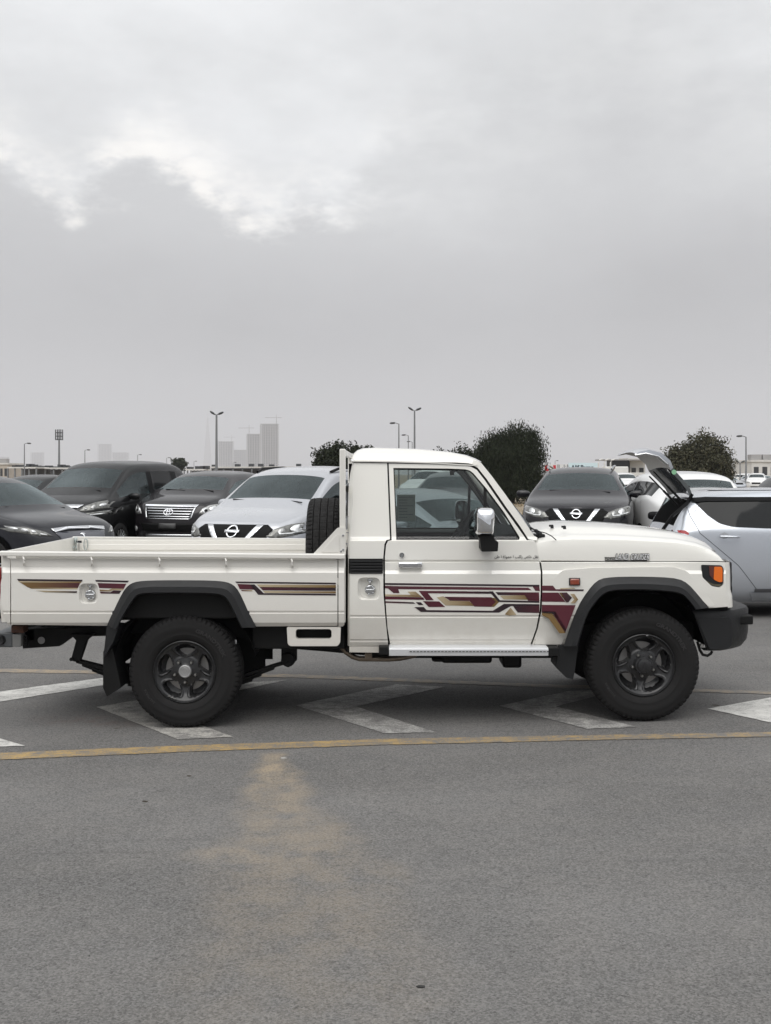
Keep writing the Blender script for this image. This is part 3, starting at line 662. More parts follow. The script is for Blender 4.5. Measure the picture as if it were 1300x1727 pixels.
for pts_, c0, c1 in (
    ([(35,49),(972,60),(972,69),(35,58)], DK, DK), ([(35,66),(100,68),(905,78),(925,91),(112,84),(120,108),(86,108),(52,80),(35,79)], LM, MR),
    ([(930,65),(971,65),(975,95),(950,94)], LM, MR), ([(240,96),(665,101),(682,113),(292,109),(328,151),(284,152)], MR, DK),
    ([(172,101),(218,101),(250,126),(194,123)], CR, GD), ([(35,118),(195,121),(250,128),(260,134),(35,127)], CR, GD), ([(35,131),(265,137),(272,149),(35,146)], MR, LM),
    ([(35,160),(205,166),(217,174),(35,167)], LM, DK), ([(222,165),(250,166),(266,181),(240,181)], DK, DK), ([(266,159),(362,161),(398,193),(300,193)], LM, MR),
    ([(395,132),(682,136),(708,162),(680,192),(578,190),(548,156),(428,154)], LM, MR), ([(350,136),(388,130),(424,157),(546,160),(574,187),(402,183)], CR, GD),
    ([(674,137),(700,140),(727,163),(697,192),(682,192),(706,163)], GD, GD), ([(213,195),(268,195),(286,214),(690,218),(758,176),(972,178),(972,185),(800,187),(727,227),(252,223)], DK, DK),
    ([(668,99),(690,100),(732,154),(972,159),(972,167),(724,162)], DK, DK), ([(708,104),(970,106),(972,156),(905,154),(884,121),(722,120)], DK, MR),
    ([(735,126),(884,123),(906,149),(756,146)], CR, GD), ([(815,190),(972,187),(972,229),(842,226)], DK, LM), ([(765,238),(798,200),(832,241),(790,247)], GD, CR)):
    decal(pts_, c0, c1, SP, A, s_, par=dr[0])
for pts_, c0, c1 in (
    ([(990,65),(1055,65),(1072,87),(1150,88),(1150,96),(990,93)], MR, LM), ([(990,107),(1088,107),(1130,162),(990,160)], MR, MR),):
    decal(pts_, c0, c1, SP, A, s_)
BLP = [(900,7.606),(1060,7.590)]
for pts_, c0, c1 in (
    ([(1100,80),(1185,78),(1190,82),(1105,85)], CR, CR), ([(1085,88),(1243,88),(1240,96),(1090,96)], LM, DK), ([(1094,107),(1140,107),(1170,137),(1150,163),(1136,162)], LM, DK),
    ([(1094,107),(1104,107),(1150,163),(1138,163)], GD, GD), ([(1163,115),(1185,115),(1208,148),(1190,170),(1164,170),(1188,148)], CR, GD),):
    decal(pts_, c0, c1, BLP, A, s_, off=-.0035)
for pts_, c0, c1 in (([(990,182),(1060,183),(1192,184),(1130,350),(1052,226),(990,223)], MR, MR), ([(990,220),(1052,222),(1060,236),(990,230)], DK, DK), ([(1052,222),(1070,222),(1136,330),(1130,352)], DK, DK), ([(990,229),(1046,230),(1132,352),(1096,353),(1030,262),(990,243)], GD, GD)):
    decal(pts_, c0, c1, [(900,7.594),(1070,7.586),(1100,7.59)], A, s_, off=-.004)
A = (0, 880); s_ = 3.824
for pts_, c0, c1 in (
    ([(112,370),(530,375),(528,384),(118,380)], DK, DK), ([(118,383),(525,387),(518,393),(130,391)], CR, GD), ([(130,391),(514,396),(500,426),(180,422)], GD, LM),
    ([(182,422),(498,427),(497,434),(200,430)], GD, CR), ([(230,443),(495,449),(493,458),(290,453)], CR, DK),
    ([(615,376),(828,381),(822,390),(620,385)], DK, DK), ([(630,396),(812,401),(796,431),(735,429),(640,426)], LM, MR), ([(642,438),(700,441),(722,431),(795,434),(790,440),(728,440),(706,449),(645,446)], GD, CR),
    ([(645,452),(710,456),(732,444),(780,446),(768,463),(650,461)], LM, DK),
    ([(1517,386),(2164,394),(2164,402),(1525,394)], DK, DK), ([(1532,402),(1612,405),(1645,437),(1546,433)], MR, LM), ([(1612,405),(1640,405),(1700,462),(2164,466),(2164,474),(1665,469)], DK, DK),
    ([(1657,405),(2164,409),(2164,425),(1675,421)], CR, GD), ([(1675,421),(2164,426),(2164,444),(1695,441)], LM, DK), ([(1697,447),(2164,450),(2164,460),(1708,457)], CR, GD), ([(1556,440),(1622,441),(1628,447),(1560,446)], MR, CR)):
    decal(pts_, c0, c1, BP, A, s_, par=bd)
# badge lettering on the hood side, writing on the door
c0_ = P(1066.5, 944.5, 7.632)
for nm, ddx, mm_, bold in (('badge_outline', .0, M_UNDER, .0035), ('badge_letters', 0, mat('badge_silver', (.85,.85,.85), .4, .0), -.0001)):  # bolder black copy behind the silver letters forms their outline
    text(nm, 'LAND CRUISER', .050 if nm != 'x' else .05, mm_, TR, lambda v: Vector((c0_.x-.004+v.x*1.12+ddx, 7.630-v.z-(.003 if nm == 'badge_letters' else 0), c0_.z+.003+v.y*1.12)), shear=.35, bold=bold, wide=.62, depth=.003)
text('badge_small_letters', 'TOYOTA', .026, M_UNDER, TR, lambda v: Vector((P(1031,944,7.63).x+v.x, 7.630-v.z, c0_.z+.002+v.y)), shear=.3, bold=.0008, wide=.95, depth=.002)
m = MB(); m.box(P(1020,945,7.632), P(1091,946.2,7.632)+Vector((0,-.004,0))); m.build('badge_underline', M_UNDER, TR)
ar = '\ufee7\ufed8\ufede \ufea7\ufe8e\ufeb9 \ufead\ufe8d\ufedb\ufe90 \u0661 \ufea3\ufee4\ufeee\ufedf\ufe94 \u0661 \ufec3\ufee6'
c1_ = P(871, 941, 7.62)
text('door_writing', ar[::-1], .028, M_UNDER, dr[0], lambda v: Vector((c1_.x+v.x, 7.621-v.z, c1_.z+v.y)), wide=.92, bold=.0)
# ---- chassis and running gear
m = MB()
for y in (7.98, 8.86):
    rows = []
    for px, t, b in ((38,1060,1094),(100,1060,1090),(122,1058,1074),(200,1056,1072),(240,1040,1066),(380,1040,1066),(440,1060,1090),(560,1062,1100),(660,1066,1110),(945,1066,1110),(1000,1050,1092),(1170,1050,1090)):
        x = X(px, 7.98); rows.append([Vector((x, y, Z(b,7.98))), Vector((x, y+.09, Z(b,7.98))), Vector((x, y+.09, Z(t,7.98))), Vector((x, y, Z(t,7.98)))])
    m.loft(rows, True, True)
for px in (50, 200, 430, 560, 760, 930, 1150): m.box((X(px,8)-.04, 7.98, .52), (X(px,8)+.04, 8.95, .60))
m.build('chassis_frame', M_UNDER, TR, bevel=.004)
m = MB(); c = P(69.5,1080,7.97); m.lathe([(0,0),(0,.026)], c, n=20); m.build('frame_hole', mat('frame_hole_light', (.3,.3,.3), .8), TR)
m = MB(); m.box((X(432,8),7.72,.50),(X(585,8),8.4,.70)); m.box((X(585,8),7.74,.475),(X(945,8),9.2,.60)); m.box((X(24,8),7.66,.72),(X(576,8),9.27,.925)); m.build('underbody_tray', M_UNDER, TR, bevel=.01)
m = MB(); m.box(P(745,1104,7.9), P(830,1119,7.9)+Vector((0,.4,0))); m.box(P(848,1100,7.9), P(880,1127,7.9)+Vector((0,.3,0))); m.box(P(728,1108,7.9), P(770,1117,7.9)+Vector((0,.2,0))); m.box((X(430,8.5),8.7,.36),(X(700,8.5),9.1,.62)); m.build('fuel_tank', M_UNDER, TR, bevel=.02)
m = MB(); m.box((X(-6,7.75),7.72,Z(1092,7.72)),(X(22,7.72),9.21,Z(1066,7.72))); m.build('rear_bumper_beam', mat('grey_steel', (.075,.08,.085), .5), TR, bevel=.012)
m = MB(); m.box((X(22,7.72),7.70,Z(1091,7.7)),(X(37,7.72),7.78,Z(1070,7.7))); m.box((X(22,7.72),9.15,Z(1091,7.7)),(X(37,7.72),9.23,Z(1070,7.7))); m.build('beam_bracket', mat('bracket_grey', (.16,.16,.155), .5), TR, bevel=.006)
m = MB(); m.box(P(38,1072,7.75), P(45,1091,7.75)+Vector((0,.03,0)))
for px, py in ((42,1076),(42,1082),(44,1088)): m.lathe([(-.012,0),(-.01,.007),(.0,.008)], P(px,py,7.745), n=8)
m.build('mounting_plate', M_UNDER, TR)
m = MB(); c = P(-1,1080,7.70); m.lathe([(0,.0),(-.01,.03),(.05,.045)], c, n=16); m.build('beam_end', M_BLKPL, TR)
m = MB(); m.box(P(18,1054,7.7), P(40,1068,7.7)+Vector((0,.1,0))); m.build('rusty_bracket', mat('rust', (.07,.03,.018), .8, var=.5, vscale=40), TR, bevel=.01)
for ydir in (7.92, 2*YC-7.92):
    m = MB(); yv = ydir
    m.loft([[P(118,1070,yv),P(158,1070,yv),P(158,1070,yv)+Vector((0,.06,0)),P(118,1070,yv)+Vector((0,.06,0))],[P(128,1080,yv),P(146,1080,yv),P(146,1080,yv)+Vector((0,.06,0)),P(128,1080,yv)+Vector((0,.06,0))],[P(119,1114,yv),P(133,1118,yv),P(133,1118,yv)+Vector((0,.06,0)),P(119,1114,yv)+Vector((0,.06,0))]], True, True)
    m.tube([P(120,1112,yv-.03),P(120,1112,yv+.1)], .014, 8); m.build('spring_shackle', M_UNDER, TR, bevel=.003)
    def strip(pl, th, w=.07):
        mm = MB(); rows = [[Vector((q.x,yv,q.z)),Vector((q.x,yv+w,q.z)),Vector((q.x,yv+w,q.z-th)),Vector((q.x,yv,q.z-th))] for q in [P(a,b,yv) for a,b in pl]]
        mm.loft(rows, True, True); return mm
    a_ = strip([(128,1113),(172,1124),(215,1136),(300,1150),(400,1140),(440,1128),(485,1114)], .022)
    for k, (l, r) in enumerate(((138,462),(155,440),(185,425),(215,405))):
        b_ = strip([(l, lerp([(128,1113),(172,1124),(215,1136),(300,1150),(400,1140),(440,1128),(485,1114)], l)+(k+1)*4.4),(215+ (l-215)*.3,1140+(k)*4.4),(300,1151+k*4.4),(400-(400-r)*.3,1142+k*4.4),(r, lerp([(128,1113),(172,1124),(215,1136),(300,1150),(400,1140),(440,1128),(485,1114)], r)+(k+1)*4.4)], .016)
        a_.add(b_.v, b_.f)
    a_.build('leaf_spring', M_UNDER, TR)
    m = MB(); c = P(486,1112,yv); m.lathe([(-.03,0),(-.03,.05),(.1,.055),(.1,0)], c, n=18); m.box(P(474,1085,yv), P(500,1115,yv)+Vector((0,.07,0))); m.lathe([(-.035,0),(-.034,.022),(.0,.024)], c+Vector((0,0,-.03)), n=12); m.build('spring_hanger', M_UNDER, TR, bevel=.006)
    m = MB(); m.tube([P(186,1100,yv-.05),P(206,1128,yv-.05)], .022, 10); m.box(P(194,1122,yv-.05), P(216,1148,yv-.05)+Vector((0,.1,0))); m.build('shock_absorber', M_UNDER, TR)
m = MB(); m.tube([(-1.391,7.80,.36),(-1.391,9.13,.36)], .045, 12); m.lathe([(-.13,.05),(-.08,.14),(.08,.14),(.13,.05)], (-1.391,8.6,.36), n=20)
m.tube([(1.788,7.85,.40),(1.788,9.08,.40)], .04, 12); m.lathe([(-.13,.05),(-.08,.13),(.08,.13),(.13,.05)], (1.788,8.3,.40), n=20); m.tube([(-1.3,8.6,.40),(.35,8.5,.55),(1.7,8.3,.42)], .03, 10); m.build('axle', M_UNDER, TR)
m = MB(); e = [P(566,1078,7.8),P(573,1088,7.8),P(584,1100,7.8),P(594,1107,7.8),P(606,1111,7.8),P(655,1111.5,7.8),P(676,1110,7.8),P(700,1105,7.85)]; m.tube(e, .019, 12); m.box(P(615,1102,7.78), P(627,1111,7.78)+Vector((0,.05,0))); m.build('exhaust_pipe', M_EXH, TR)
m = MB()
for px in (272.5, 353): m.tube([P(px-4,1018,7.72),P(px-4,1033,7.70),P(px+3,1034,7.70),P(px+4,1018,7.72)], .004, 6)
m.build('liner_clips', M_CHR2, TR)
m = MB(); m.box(P(396,1079,7.7), P(399,1086,7.7)+Vector((0,.02,0))); m.build('breather_clip', M_CHR2, TR)
# ---- wheels
def wheel(name, c, s, front, parent, rot=0., axis='Y', spare=False):
    """tyre, rim, lug nuts in local axes (axle along Y, outer face towards -Y), then placed"""
    global OFF
    w = empty(name, Vector(c)-OFF, 0, parent); save = OFF; OFF = Vector((0,0,0))
    NN = 264; sec = [(.098,.212),(.108,.222),(.118,.234),(.124,.250),(.1275,.262),(.1265,.266),(.1300,.285),(.1325,.305),(.1325,.322),(.1315,.324),(.1305,.340),(.1275,.355),(.1235,.366),(.1195,.372),(.113,.3795),(.104,.385),(.088,.3885),(.080,.389),(.076,.389),(.072,.3895),(.052,.3905),(.031,.391),(.027,.391),(.023,.391),(.0,.3915)]
    full = [(-a, b) for a, b in sec]+[(a, b) for a, b in reversed(sec[:-1])]
    rows = []
    for k in range(NN):
        t = 2*math.pi*k/NN; row = []
        for (h, r) in full:
            ah = abs(h); ph = (k+(2 if h > 0 else 0)) % 4
            if .060 < ah and r > .364 and .0760 < ah: 
                if ph == 0 and ah > .082: r -= .009
            if .0755 < ah < .0765 or .0265 < ah < .0275: r -= .010
            if ah < .072 and r > .38 and (k+int(ah*120)) % 6 == 0: r -= .006
            row.append(Vector((r*math.cos(t), h, r*math.sin(t))))
        rows.append(row)
    rows.append(rows[0]); m = MB(); m.loft(rows)
    b_ = m.build('tyre', M_RUB, w, ang=28)
    # rim
    m = MB(); rows = []; NA = 200
    rad = [.001,.02,.034,.045,.050,.058,.064,.072,.082,.092,.100,.106,.112,.118,.124,.130,.137,.144,.151,.158,.165,.171,.177,.182,.187,.192,.197,.202,.207,.212,.216,.218]
    base = lerp
    for k in range(NA+1):
        t = 2*math.pi*k/NA; row = []
        d = ((math.degrees(t)-rot-90+36) % 72)-36      # angle from nearest spoke axis
        ad = abs(d)
        for r in rad:
            y = base([(0,-.078),(.045,-.078),(.052,-.074),(.09,-.066),(.12,-.064),(.155,-.072),(.185,-.088),(.197,-.094),(.205,-.100),(.209,-.112),(.214,-.114),(.218,-.108)], r)
            sp = base([(.09,34),(.100,31),(.112,22),(.13,15.5),(.15,12),(.172,11.5),(.179,13.5),(.185,20),(.19,36)], r)   # half width of the spoke, degrees
            o = max(0, min(1, (ad-sp)/3.0)) if .094 < r < .19 else 0
            o = o*o*(3-2*o); y += o*.085
            ridge = math.exp(-((ad-sp+4)/2.5)**2) if .1 < r < .188 else 0
            y -= ridge*.006
            if .10 < r < .18 and ad < sp-6: y += .006
            row.append(Vector((r*math.cos(t), y, r*math.sin(t))))
        rows.append(row)
    m.loft(rows)
    m.lathe([(-.108,.218),(-.09,.205),(-.02,.195),(.06,.200),(.11,.215)], (0,0,0), n=64)
    m.lathe([(.02,.0),(.02,.16),(.03,.20)], (0,0,0), n=48)
    m.build('rim', M_RIM, w, ang=50)
    m = MB(); m.lathe([(.005,.06),(.005,.15),(.015,.152)], (0,0,0), n=40); m.build('brake_disc', mat('disc_steel', (.30,.29,.28), .4, .8, var=.2), w)
    m = MB()
    for k in range(5):
        t = R(rot+90+72*k); m.lathe([(-.104,0),(-.103,.006),(-.097,.0105),(-.075,.011)], (.076*math.cos(t),0,.076*math.sin(t)), n=10)
    m.build('lug_nuts', M_STEEL, w)
    if front:
        m = MB(); m.lathe([(-.135,0),(-.135,.03),(-.13,.045),(-.120,.048),(-.118,.060),(-.105,.063),(-.07,.064)], (0,0,0), n=36)
        for k in range(6):
            t = R(60*k); m.lathe([(-.126,0),(-.125,.006),(-.118,.006)], (.055*math.cos(t),0,.055*math.sin(t)), n=8)
        m.box((-.006,-.140,-.025),(.006,-.134,.025)); m.build('hub', M_RIM, w)
    else:
        m = MB(); m.lathe([(-.098,0),(-.098,.012),(-.0965,.013),(-.0975,.026),(-.096,.028),(-.098,.038),(-.094,.044),(-.075,.046)], (0,0,0), n=36)
        m.build('centre_cap', mat('cap_silver', (.34,.34,.34), .4, .6, bump=.3, bscale=300), w)
    # raised maker's lettering on the sidewall
    def arc(v, rr, a0):
        a = a0-v.x/rr; r_ = rr+v.y; return Vector((r_*math.cos(a), -.1335-v.z, r_*math.sin(a)))
    if not spare:
        text('sidewall_letters', 'GRANDTREK', .036, M_RUBL, w, lambda v: arc(v, .287, R(48)), bold=.001, wide=1.25, depth=.0015)
        text('sidewall_letters', '265/70R16', .020, M_RUBL, w, lambda v: arc(v, .287, R(215)), bold=.0008, wide=1.3, depth=.0015)
    OFF = save
    if s < 0: w.rotation_euler = (0, 0, math.pi)
    if axis == 'X': w.rotation_euler = (0, 0, R(90))
    return w
wr = wheel('wheel', (-1.391, 7.75, .3545), 1, False, TR, rot=180)
wf = wheel('wheel', (1.788, 7.75, .400), 1, True, TR, rot=173)
wheel('wheel', (-1.391, 2*YC-7.75, .3545), -1, False, TR); wheel('wheel', (1.788, 2*YC-7.75, .40), -1, True, TR)
wheel('spare_wheel', (-.462, 8.52, 1.150), 1, False, TR, axis='X', spare=True)
# wheel weights and paint dabs
OFF = Vector((0,0,0))
m = MB(); c = (0,0,0)
for a in (238,244,250): m.box((.196*math.cos(R(a))-.010,-.112,.196*math.sin(R(a))-.004),(.196*math.cos(R(a))+.010,-.104,.196*math.sin(R(a))+.004))
m.build('balance_weight', M_CHR2, wr); 
m = MB(); m.box((.012,-.122,.205),(.028,-.108,.213)); m.build('balance_weight', M_CHR2, wf)
OFF = Vector((0,0,0))
# ================================================================ GROUND AND MARKINGS
def sst(a, b, x):
    t = max(0, min(1, (x-a)/(b-a))); return t*t*(3-2*t)
def gz(x, y):
    return (.0154*5*math.tanh(x/5))*(1-sst(9, 13, y))*sst(-4, 2, y)-.016*(1-sst(9, 13, y))*sst(-4, 2, y)+.14*sst(14, 18, y)
def axis_vals(near, step, far):
    v = []; x = 0
    while x < near: v.append(x); x += step
    while x < far: v.append(x); x *= 1.35
    v.append(far); return sorted(set([-a for a in v]+v))
xs = axis_vals(12, .5, 13000); ys = axis_vals(24, .5, 13000)
m = MB(); m.loft([[Vector((x, y, gz(x, y))) for x in xs] for y in ys])
def ground_mat():
    m_ = bpy.data.materials.new('asphalt'); m_.use_nodes = True; t = m_.node_tree; global N, Lk
    N, Lk = t.nodes, t.links; b = N['Principled BSDF']
    tcn = N.new('ShaderNodeTexCoord'); C = tcn.outputs['Object']
    sp = N.new('ShaderNodeSeparateXYZ'); Lk.new(C, sp.inputs[0])
    big = noise_s(C, (.55, 1.1, 1), .6, 5); mid = noise(C, 3.5, 6, .65); fine = noise(C, 95, 5, .7); grit = noise(C, 42, 4, .7)
    vo = N.new('ShaderNodeTexVoronoi'); vo.inputs['Scale'].default_value = 150; Lk.new(C, vo.inputs['Vector'])
    vs = N.new('ShaderNodeSeparateXYZ'); Lk.new(vo.outputs['Color'], vs.inputs[0])
    v = mth('ADD', .141, mth('MULTIPLY', mth('SUBTRACT', big, .5), .12))
    v = mth('ADD', v, mth('MULTIPLY', mth('SUBTRACT', mid, .5), .045))
    v = mth('ADD', v, mth('MULTIPLY', mth('SUBTRACT', vs.outputs[0], .5), .085))
    v = mth('ADD', v, mth('MULTIPLY', mth('SUBTRACT', fine, .5), .18))
    v = mth('ADD', v, mth('MULTIPLY', mth('SUBTRACT', grit, .5), .08))
    pit = mrange(grit, .31, .37, .6, 1); v = mth('MULTIPLY', v, pit)
    v = mth('MAXIMUM', v, .02)
    base = mixc(mrange(mid, .35, .65), (1.0, .975, .945), (1.0, .965, .925))
    sc = nd_('SCALE'); Lk.new(base, sc.inputs[0]); Lk.new(v, sc.inputs['Scale']); col = sc.outputs[0]
    # wind-blown sand dropped in a trail on the road
    def blob(cx, cy, rx, ry):
        dx = mth('DIVIDE', mth('SUBTRACT', sp.outputs[0], cx), rx); dy = mth('DIVIDE', mth('SUBTRACT', sp.outputs[1], cy), ry)
        d = mth('ADD', mth('POWER', mth('ABSOLUTE', dx), 2), mth('POWER', mth('ABSOLUTE', dy), 2)); return mrange(d, 0, 1, 1, 0)
    yy = sp.outputs[1]; q_ = mth('SUBTRACT', 6.85, yy)
    xc_ = mth('ADD', -.70, mth('MULTIPLY', q_, .145)); wob = mth('MULTIPLY', mth('SUBTRACT', noise(C, 1.6, 5, .6), .5), .35)
    hw_ = mrange(yy, 3.6, 6.85, .62, .10, False); dx_ = mth('DIVIDE', mth('ABSOLUTE', mth('ADD', mth('SUBTRACT', sp.outputs[0], xc_), wob)), hw_)
    fan = mth('MULTIPLY', mrange(dx_, .35, 1.15, 1, 0), mrange(yy, 6.85, 7.0, 1, 0)); fan = mth('MULTIPLY', fan, mrange(yy, 3.4, 6.6, .10, .70, False))
    arc = mth('MULTIPLY', blob(-.50, 5.08, .52, .20), .6); arc = mth('MAXIMUM', arc, mth('MULTIPLY', blob(-.67, 6.5, .12, .38), 1.0)); arc = mth('MAXIMUM', arc, mth('MULTIPLY', blob(-.04, 4.75, .2, .3), .25))
    sand = mth('MAXIMUM', fan, arc)
    sand = mth('MULTIPLY', sand, mrange(noise(C, 5, 6, .7), .26, .66)); sand = mth('MULTIPLY', sand, mrange(fine, .36, .56, .35, 1))
    col = mixc(sand, col, (.32, .26, .185))
    # reddish dust near the hatching, faint dark tyre scuffs
    red = mth('MULTIPLY', blob(-1.95, 8.0, .7, .35), mrange(noise(C, 4, 5, .7), .42, .6, 0, .4)); col = mixc(red, col, (.15, .10, .085))
    scf = mth('MULTIPLY', mrange(noise_s(C, (.35, 7, 1), 1.3), .60, .78, 0, .30), 1); col = mixc(scf, col, (.07, .068, .066))
    spots = mrange(noise(C, 2.3, 2, .4), .735, .76, 0, .75); col = mixc(spots, col, (.055, .045, .036))
    # far lots: sand and gravel
    farm = mrange(mth('ADD', sp.outputs[1], mth('MULTIPLY', noise(C, .12, 4, .6), 14)), 33, 42)
    sandc = mixc(mrange(noise(C, .25, 6, .65), .35, .65), (.20, .165, .12), (.30, .25, .19))
    col = mixc(farm, col, sandc)
    Lk.new(col, b.inputs['Base Color']); b.inputs['Roughness'].default_value = .88; b.inputs['Specular IOR Level'].default_value = .25
    h = mth('ADD', mth('MULTIPLY', fine, 1.0), mth('MULTIPLY', vs.outputs[0], .35))
    bp = N.new('ShaderNodeBump'); bp.inputs['Strength'].default_value = .55; bp.inputs['Distance'].default_value = .006
    Lk.new(h, bp.inputs['Height']); Lk.new(bp.outputs[0], b.inputs['Normal']); return m_
def nd_(op):
    n = N.new('ShaderNodeVectorMath'); n.operation = op; return n
def noise_s(vec, scl, s, detail=4):
    mp = N.new('ShaderNodeMapping'); mp.inputs['Scale'].default_value = scl; Lk.new(vec, mp.inputs[0]); return noise(mp.outputs[0], s, detail)
tag(m.build('ground', ground_mat(), None, merge=0), kind='structure')
def gpt(px, py):
    Y = 8.
    for _ in range(12):
        x = (px-650)*Y/F; Y = (HC-gz(x, Y))*F/(py-H0)
    x = (px-650)*Y/F; return Vector((x, Y, gz(x, Y)))
def paint_mat(name, col, wear, fade=None):
    m_ = bpy.data.materials.new(name); m_.use_nodes = True; t = m_.node_tree; global N, Lk
    N, Lk = t.nodes, t.links; b = N['Principled BSDF']; tcn = N.new('ShaderNodeTexCoord'); C = tcn.outputs['Object']
    fine = noise(C, 80, 5, .75); mid = noise(C, 7, 7, .72); st_ = noise_s(C, (3.0, 9, 1), 4, 7)
    w = mth('ADD', mth('MULTIPLY', fine, .9), mth('ADD', mth('MULTIPLY', mid, .55), mth('MULTIPLY', st_, .35)))
    lo = 1.2-wear*.6
    k = mrange(w, mth('ADD', lo, -.14) if False else lo-.17, lo+.13, 0, 1)
    if fade:
        sp = N.new('ShaderNodeSeparateXYZ'); Lk.new(C, sp.inputs[0]); k = mth('ADD', k, mrange(sp.outputs[0], fade[0], fade[1], 0, fade[2]), clamp=True)
    v = mth('ADD', .145, mth('MULTIPLY', mth('SUBTRACT', fine, .5), .22))
    sc = nd_('SCALE'); sc.inputs[0].default_value = (1, .97, .935); Lk.new(v, sc.inputs['Scale'])
    pc = mixc(mrange(mid, .3, .7), col, tuple(c*.78 for c in col))
    Lk.new(mixc(k, pc, sc.outputs[0]), b.inputs['Base Color']); b.inputs['Roughness'].default_value = .8
    bp = N.new('ShaderNodeBump'); bp.inputs['Strength'].default_value = .35; bp.inputs['Distance'].default_value = .004
    Lk.new(fine, bp.inputs['Height']); Lk.new(bp.outputs[0], b.inputs['Normal']); return m_
def ragged(poly, a=.5, step=9):
    out = []
    for i in range(len(poly)):
        p, q = poly[i], poly[(i+1) % len(poly)]; L = math.hypot(q[0]-p[0], q[1]-p[1]); n = max(1, int(L/step))
        for k in range(n):
            t = k/n; j = a if k else 0; out.append((p[0]+(q[0]-p[0])*t+random.uniform(-j, j), p[1]+(q[1]-p[1])*t+random.uniform(-j, j)*.6))
    return out
def marking(name, poly, m_, cuts=()):
    b = fill2d(ragged(poly), cuts_x=cuts)
    for v in b.verts:
        q = gpt(v.co.x, v.co.y); v.co = (q.x, q.y, q.z+.004)
    bmesh.ops.recalc_face_normals(b, faces=b.faces)
    for f in b.faces:
        if f.normal.z < 0: f.normal_flip()
    me = bpy.data.meshes.new(name); b.to_mesh(me); b.free(); o = link(name, me, m_, None, False); tag(o, kind='structure'); return o
PW1 = paint_mat('road_white', (.58,.57,.54), .30); PW2 = paint_mat('road_white_worn', (.46,.45,.425), .50); PW3 = paint_mat('road_white_dusty', (.48,.46,.42), .44)
PY1 = paint_mat('road_yellow', (.40,.27,.10), .46, (-1.6, 2.2, .24)); PY2 = paint_mat('road_yellow_far', (.32,.25,.165), .46, (-2.5, 1.5, .25))
cx = list(range(-380, 1700, 40))
marking('road_marking', [(-400,1293),(0,1270.5),(330,1257.5),(650,1247),(1000,1240.5),(1300,1235.5),(1700,1229),(1700,1236),(1300,1243),(1000,1249),(650,1257),(330,1268),(0,1282),(-400,1308)], PY1, cx)
marking('road_marking', [(-400,1119),(0,1128.5),(170,1131.5),(500,1138),(930,1155),(1300,1166.5),(1700,1178),(1700,1183),(1300,1171.5),(930,1160),(500,1143.5),(170,1137),(0,1134.5),(-400,1125)], PY2, cx)
marking('road_marking', [(-300,1190),(0,1167),(165,1145),(260,1134.5),(285,1138),(215,1150),(0,1184),(-140,1206),(42,1258.5),(-60,1262),(-300,1200)], PW1)
marking('road_marking', [(162,1193),(330,1166),(405,1152),(485,1147.5),(440,1157),(262,1195),(393,1243.5),(300,1248)], PW3)
marking('road_marking', [(498,1190),(669,1154.5),(751,1159),(600,1192),(735,1236),(648,1237.5)], PW2)
marking('road_marking', [(842,1191),(960,1166),(1045,1164),(937,1192),(1075,1227),(990,1230)], PW2)
marking('road_marking', [(1193,1196),(1300,1177),(1380,1166),(1450,1168),(1300,1197),(1420,1226),(1330,1226)], PW1)
# small raised bits on the near road: brown smudges, tar lump, pebble
def bit(name, px, py, s, m_, label, cat):
    p = gpt(px, py); b = MB(); n = 9
    top = [(p.x+s*1.6*math.cos(2*math.pi*k/n)*random.uniform(.7,1.1), p.y+s*math.sin(2*math.pi*k/n)*random.uniform(.7,1.1), p.z+s*random.uniform(.25,.5)) for k in range(n)]
    bot = [(a+(a-p.x)*.1, c+(c-p.y)*.1, p.z+.0005) for a, c, _ in top]
    b.loft([bot, top], True, True); tag(b.build(name, m_, None, ang=60), label, cat)
M_SMUDGE = mat('road_smudge', (.035,.026,.018), .8); M_PEB = mat('pebble', (.34,.33,.31), .8); M_TAR = mat('tar_lump', (.015,.014,.013), .6)
bit('tar_lump', 710, 1665, .010, M_TAR, 'small black lump lying on the road in the foreground', 'debris')
bit('pebble', 478, 1279, .012, M_PEB, 'white pebble on the road below the rear yellow line', 'pebble')
bit('road_smudge', 245, 1352, .010, M_SMUDGE, 'brown smudge on the road in front of the rear wheel', 'leaf')
bit('road_smudge', 319, 1309, .009, M_SMUDGE, 'tiny dark smudge on the road just below the orange part of the line', 'leaf')
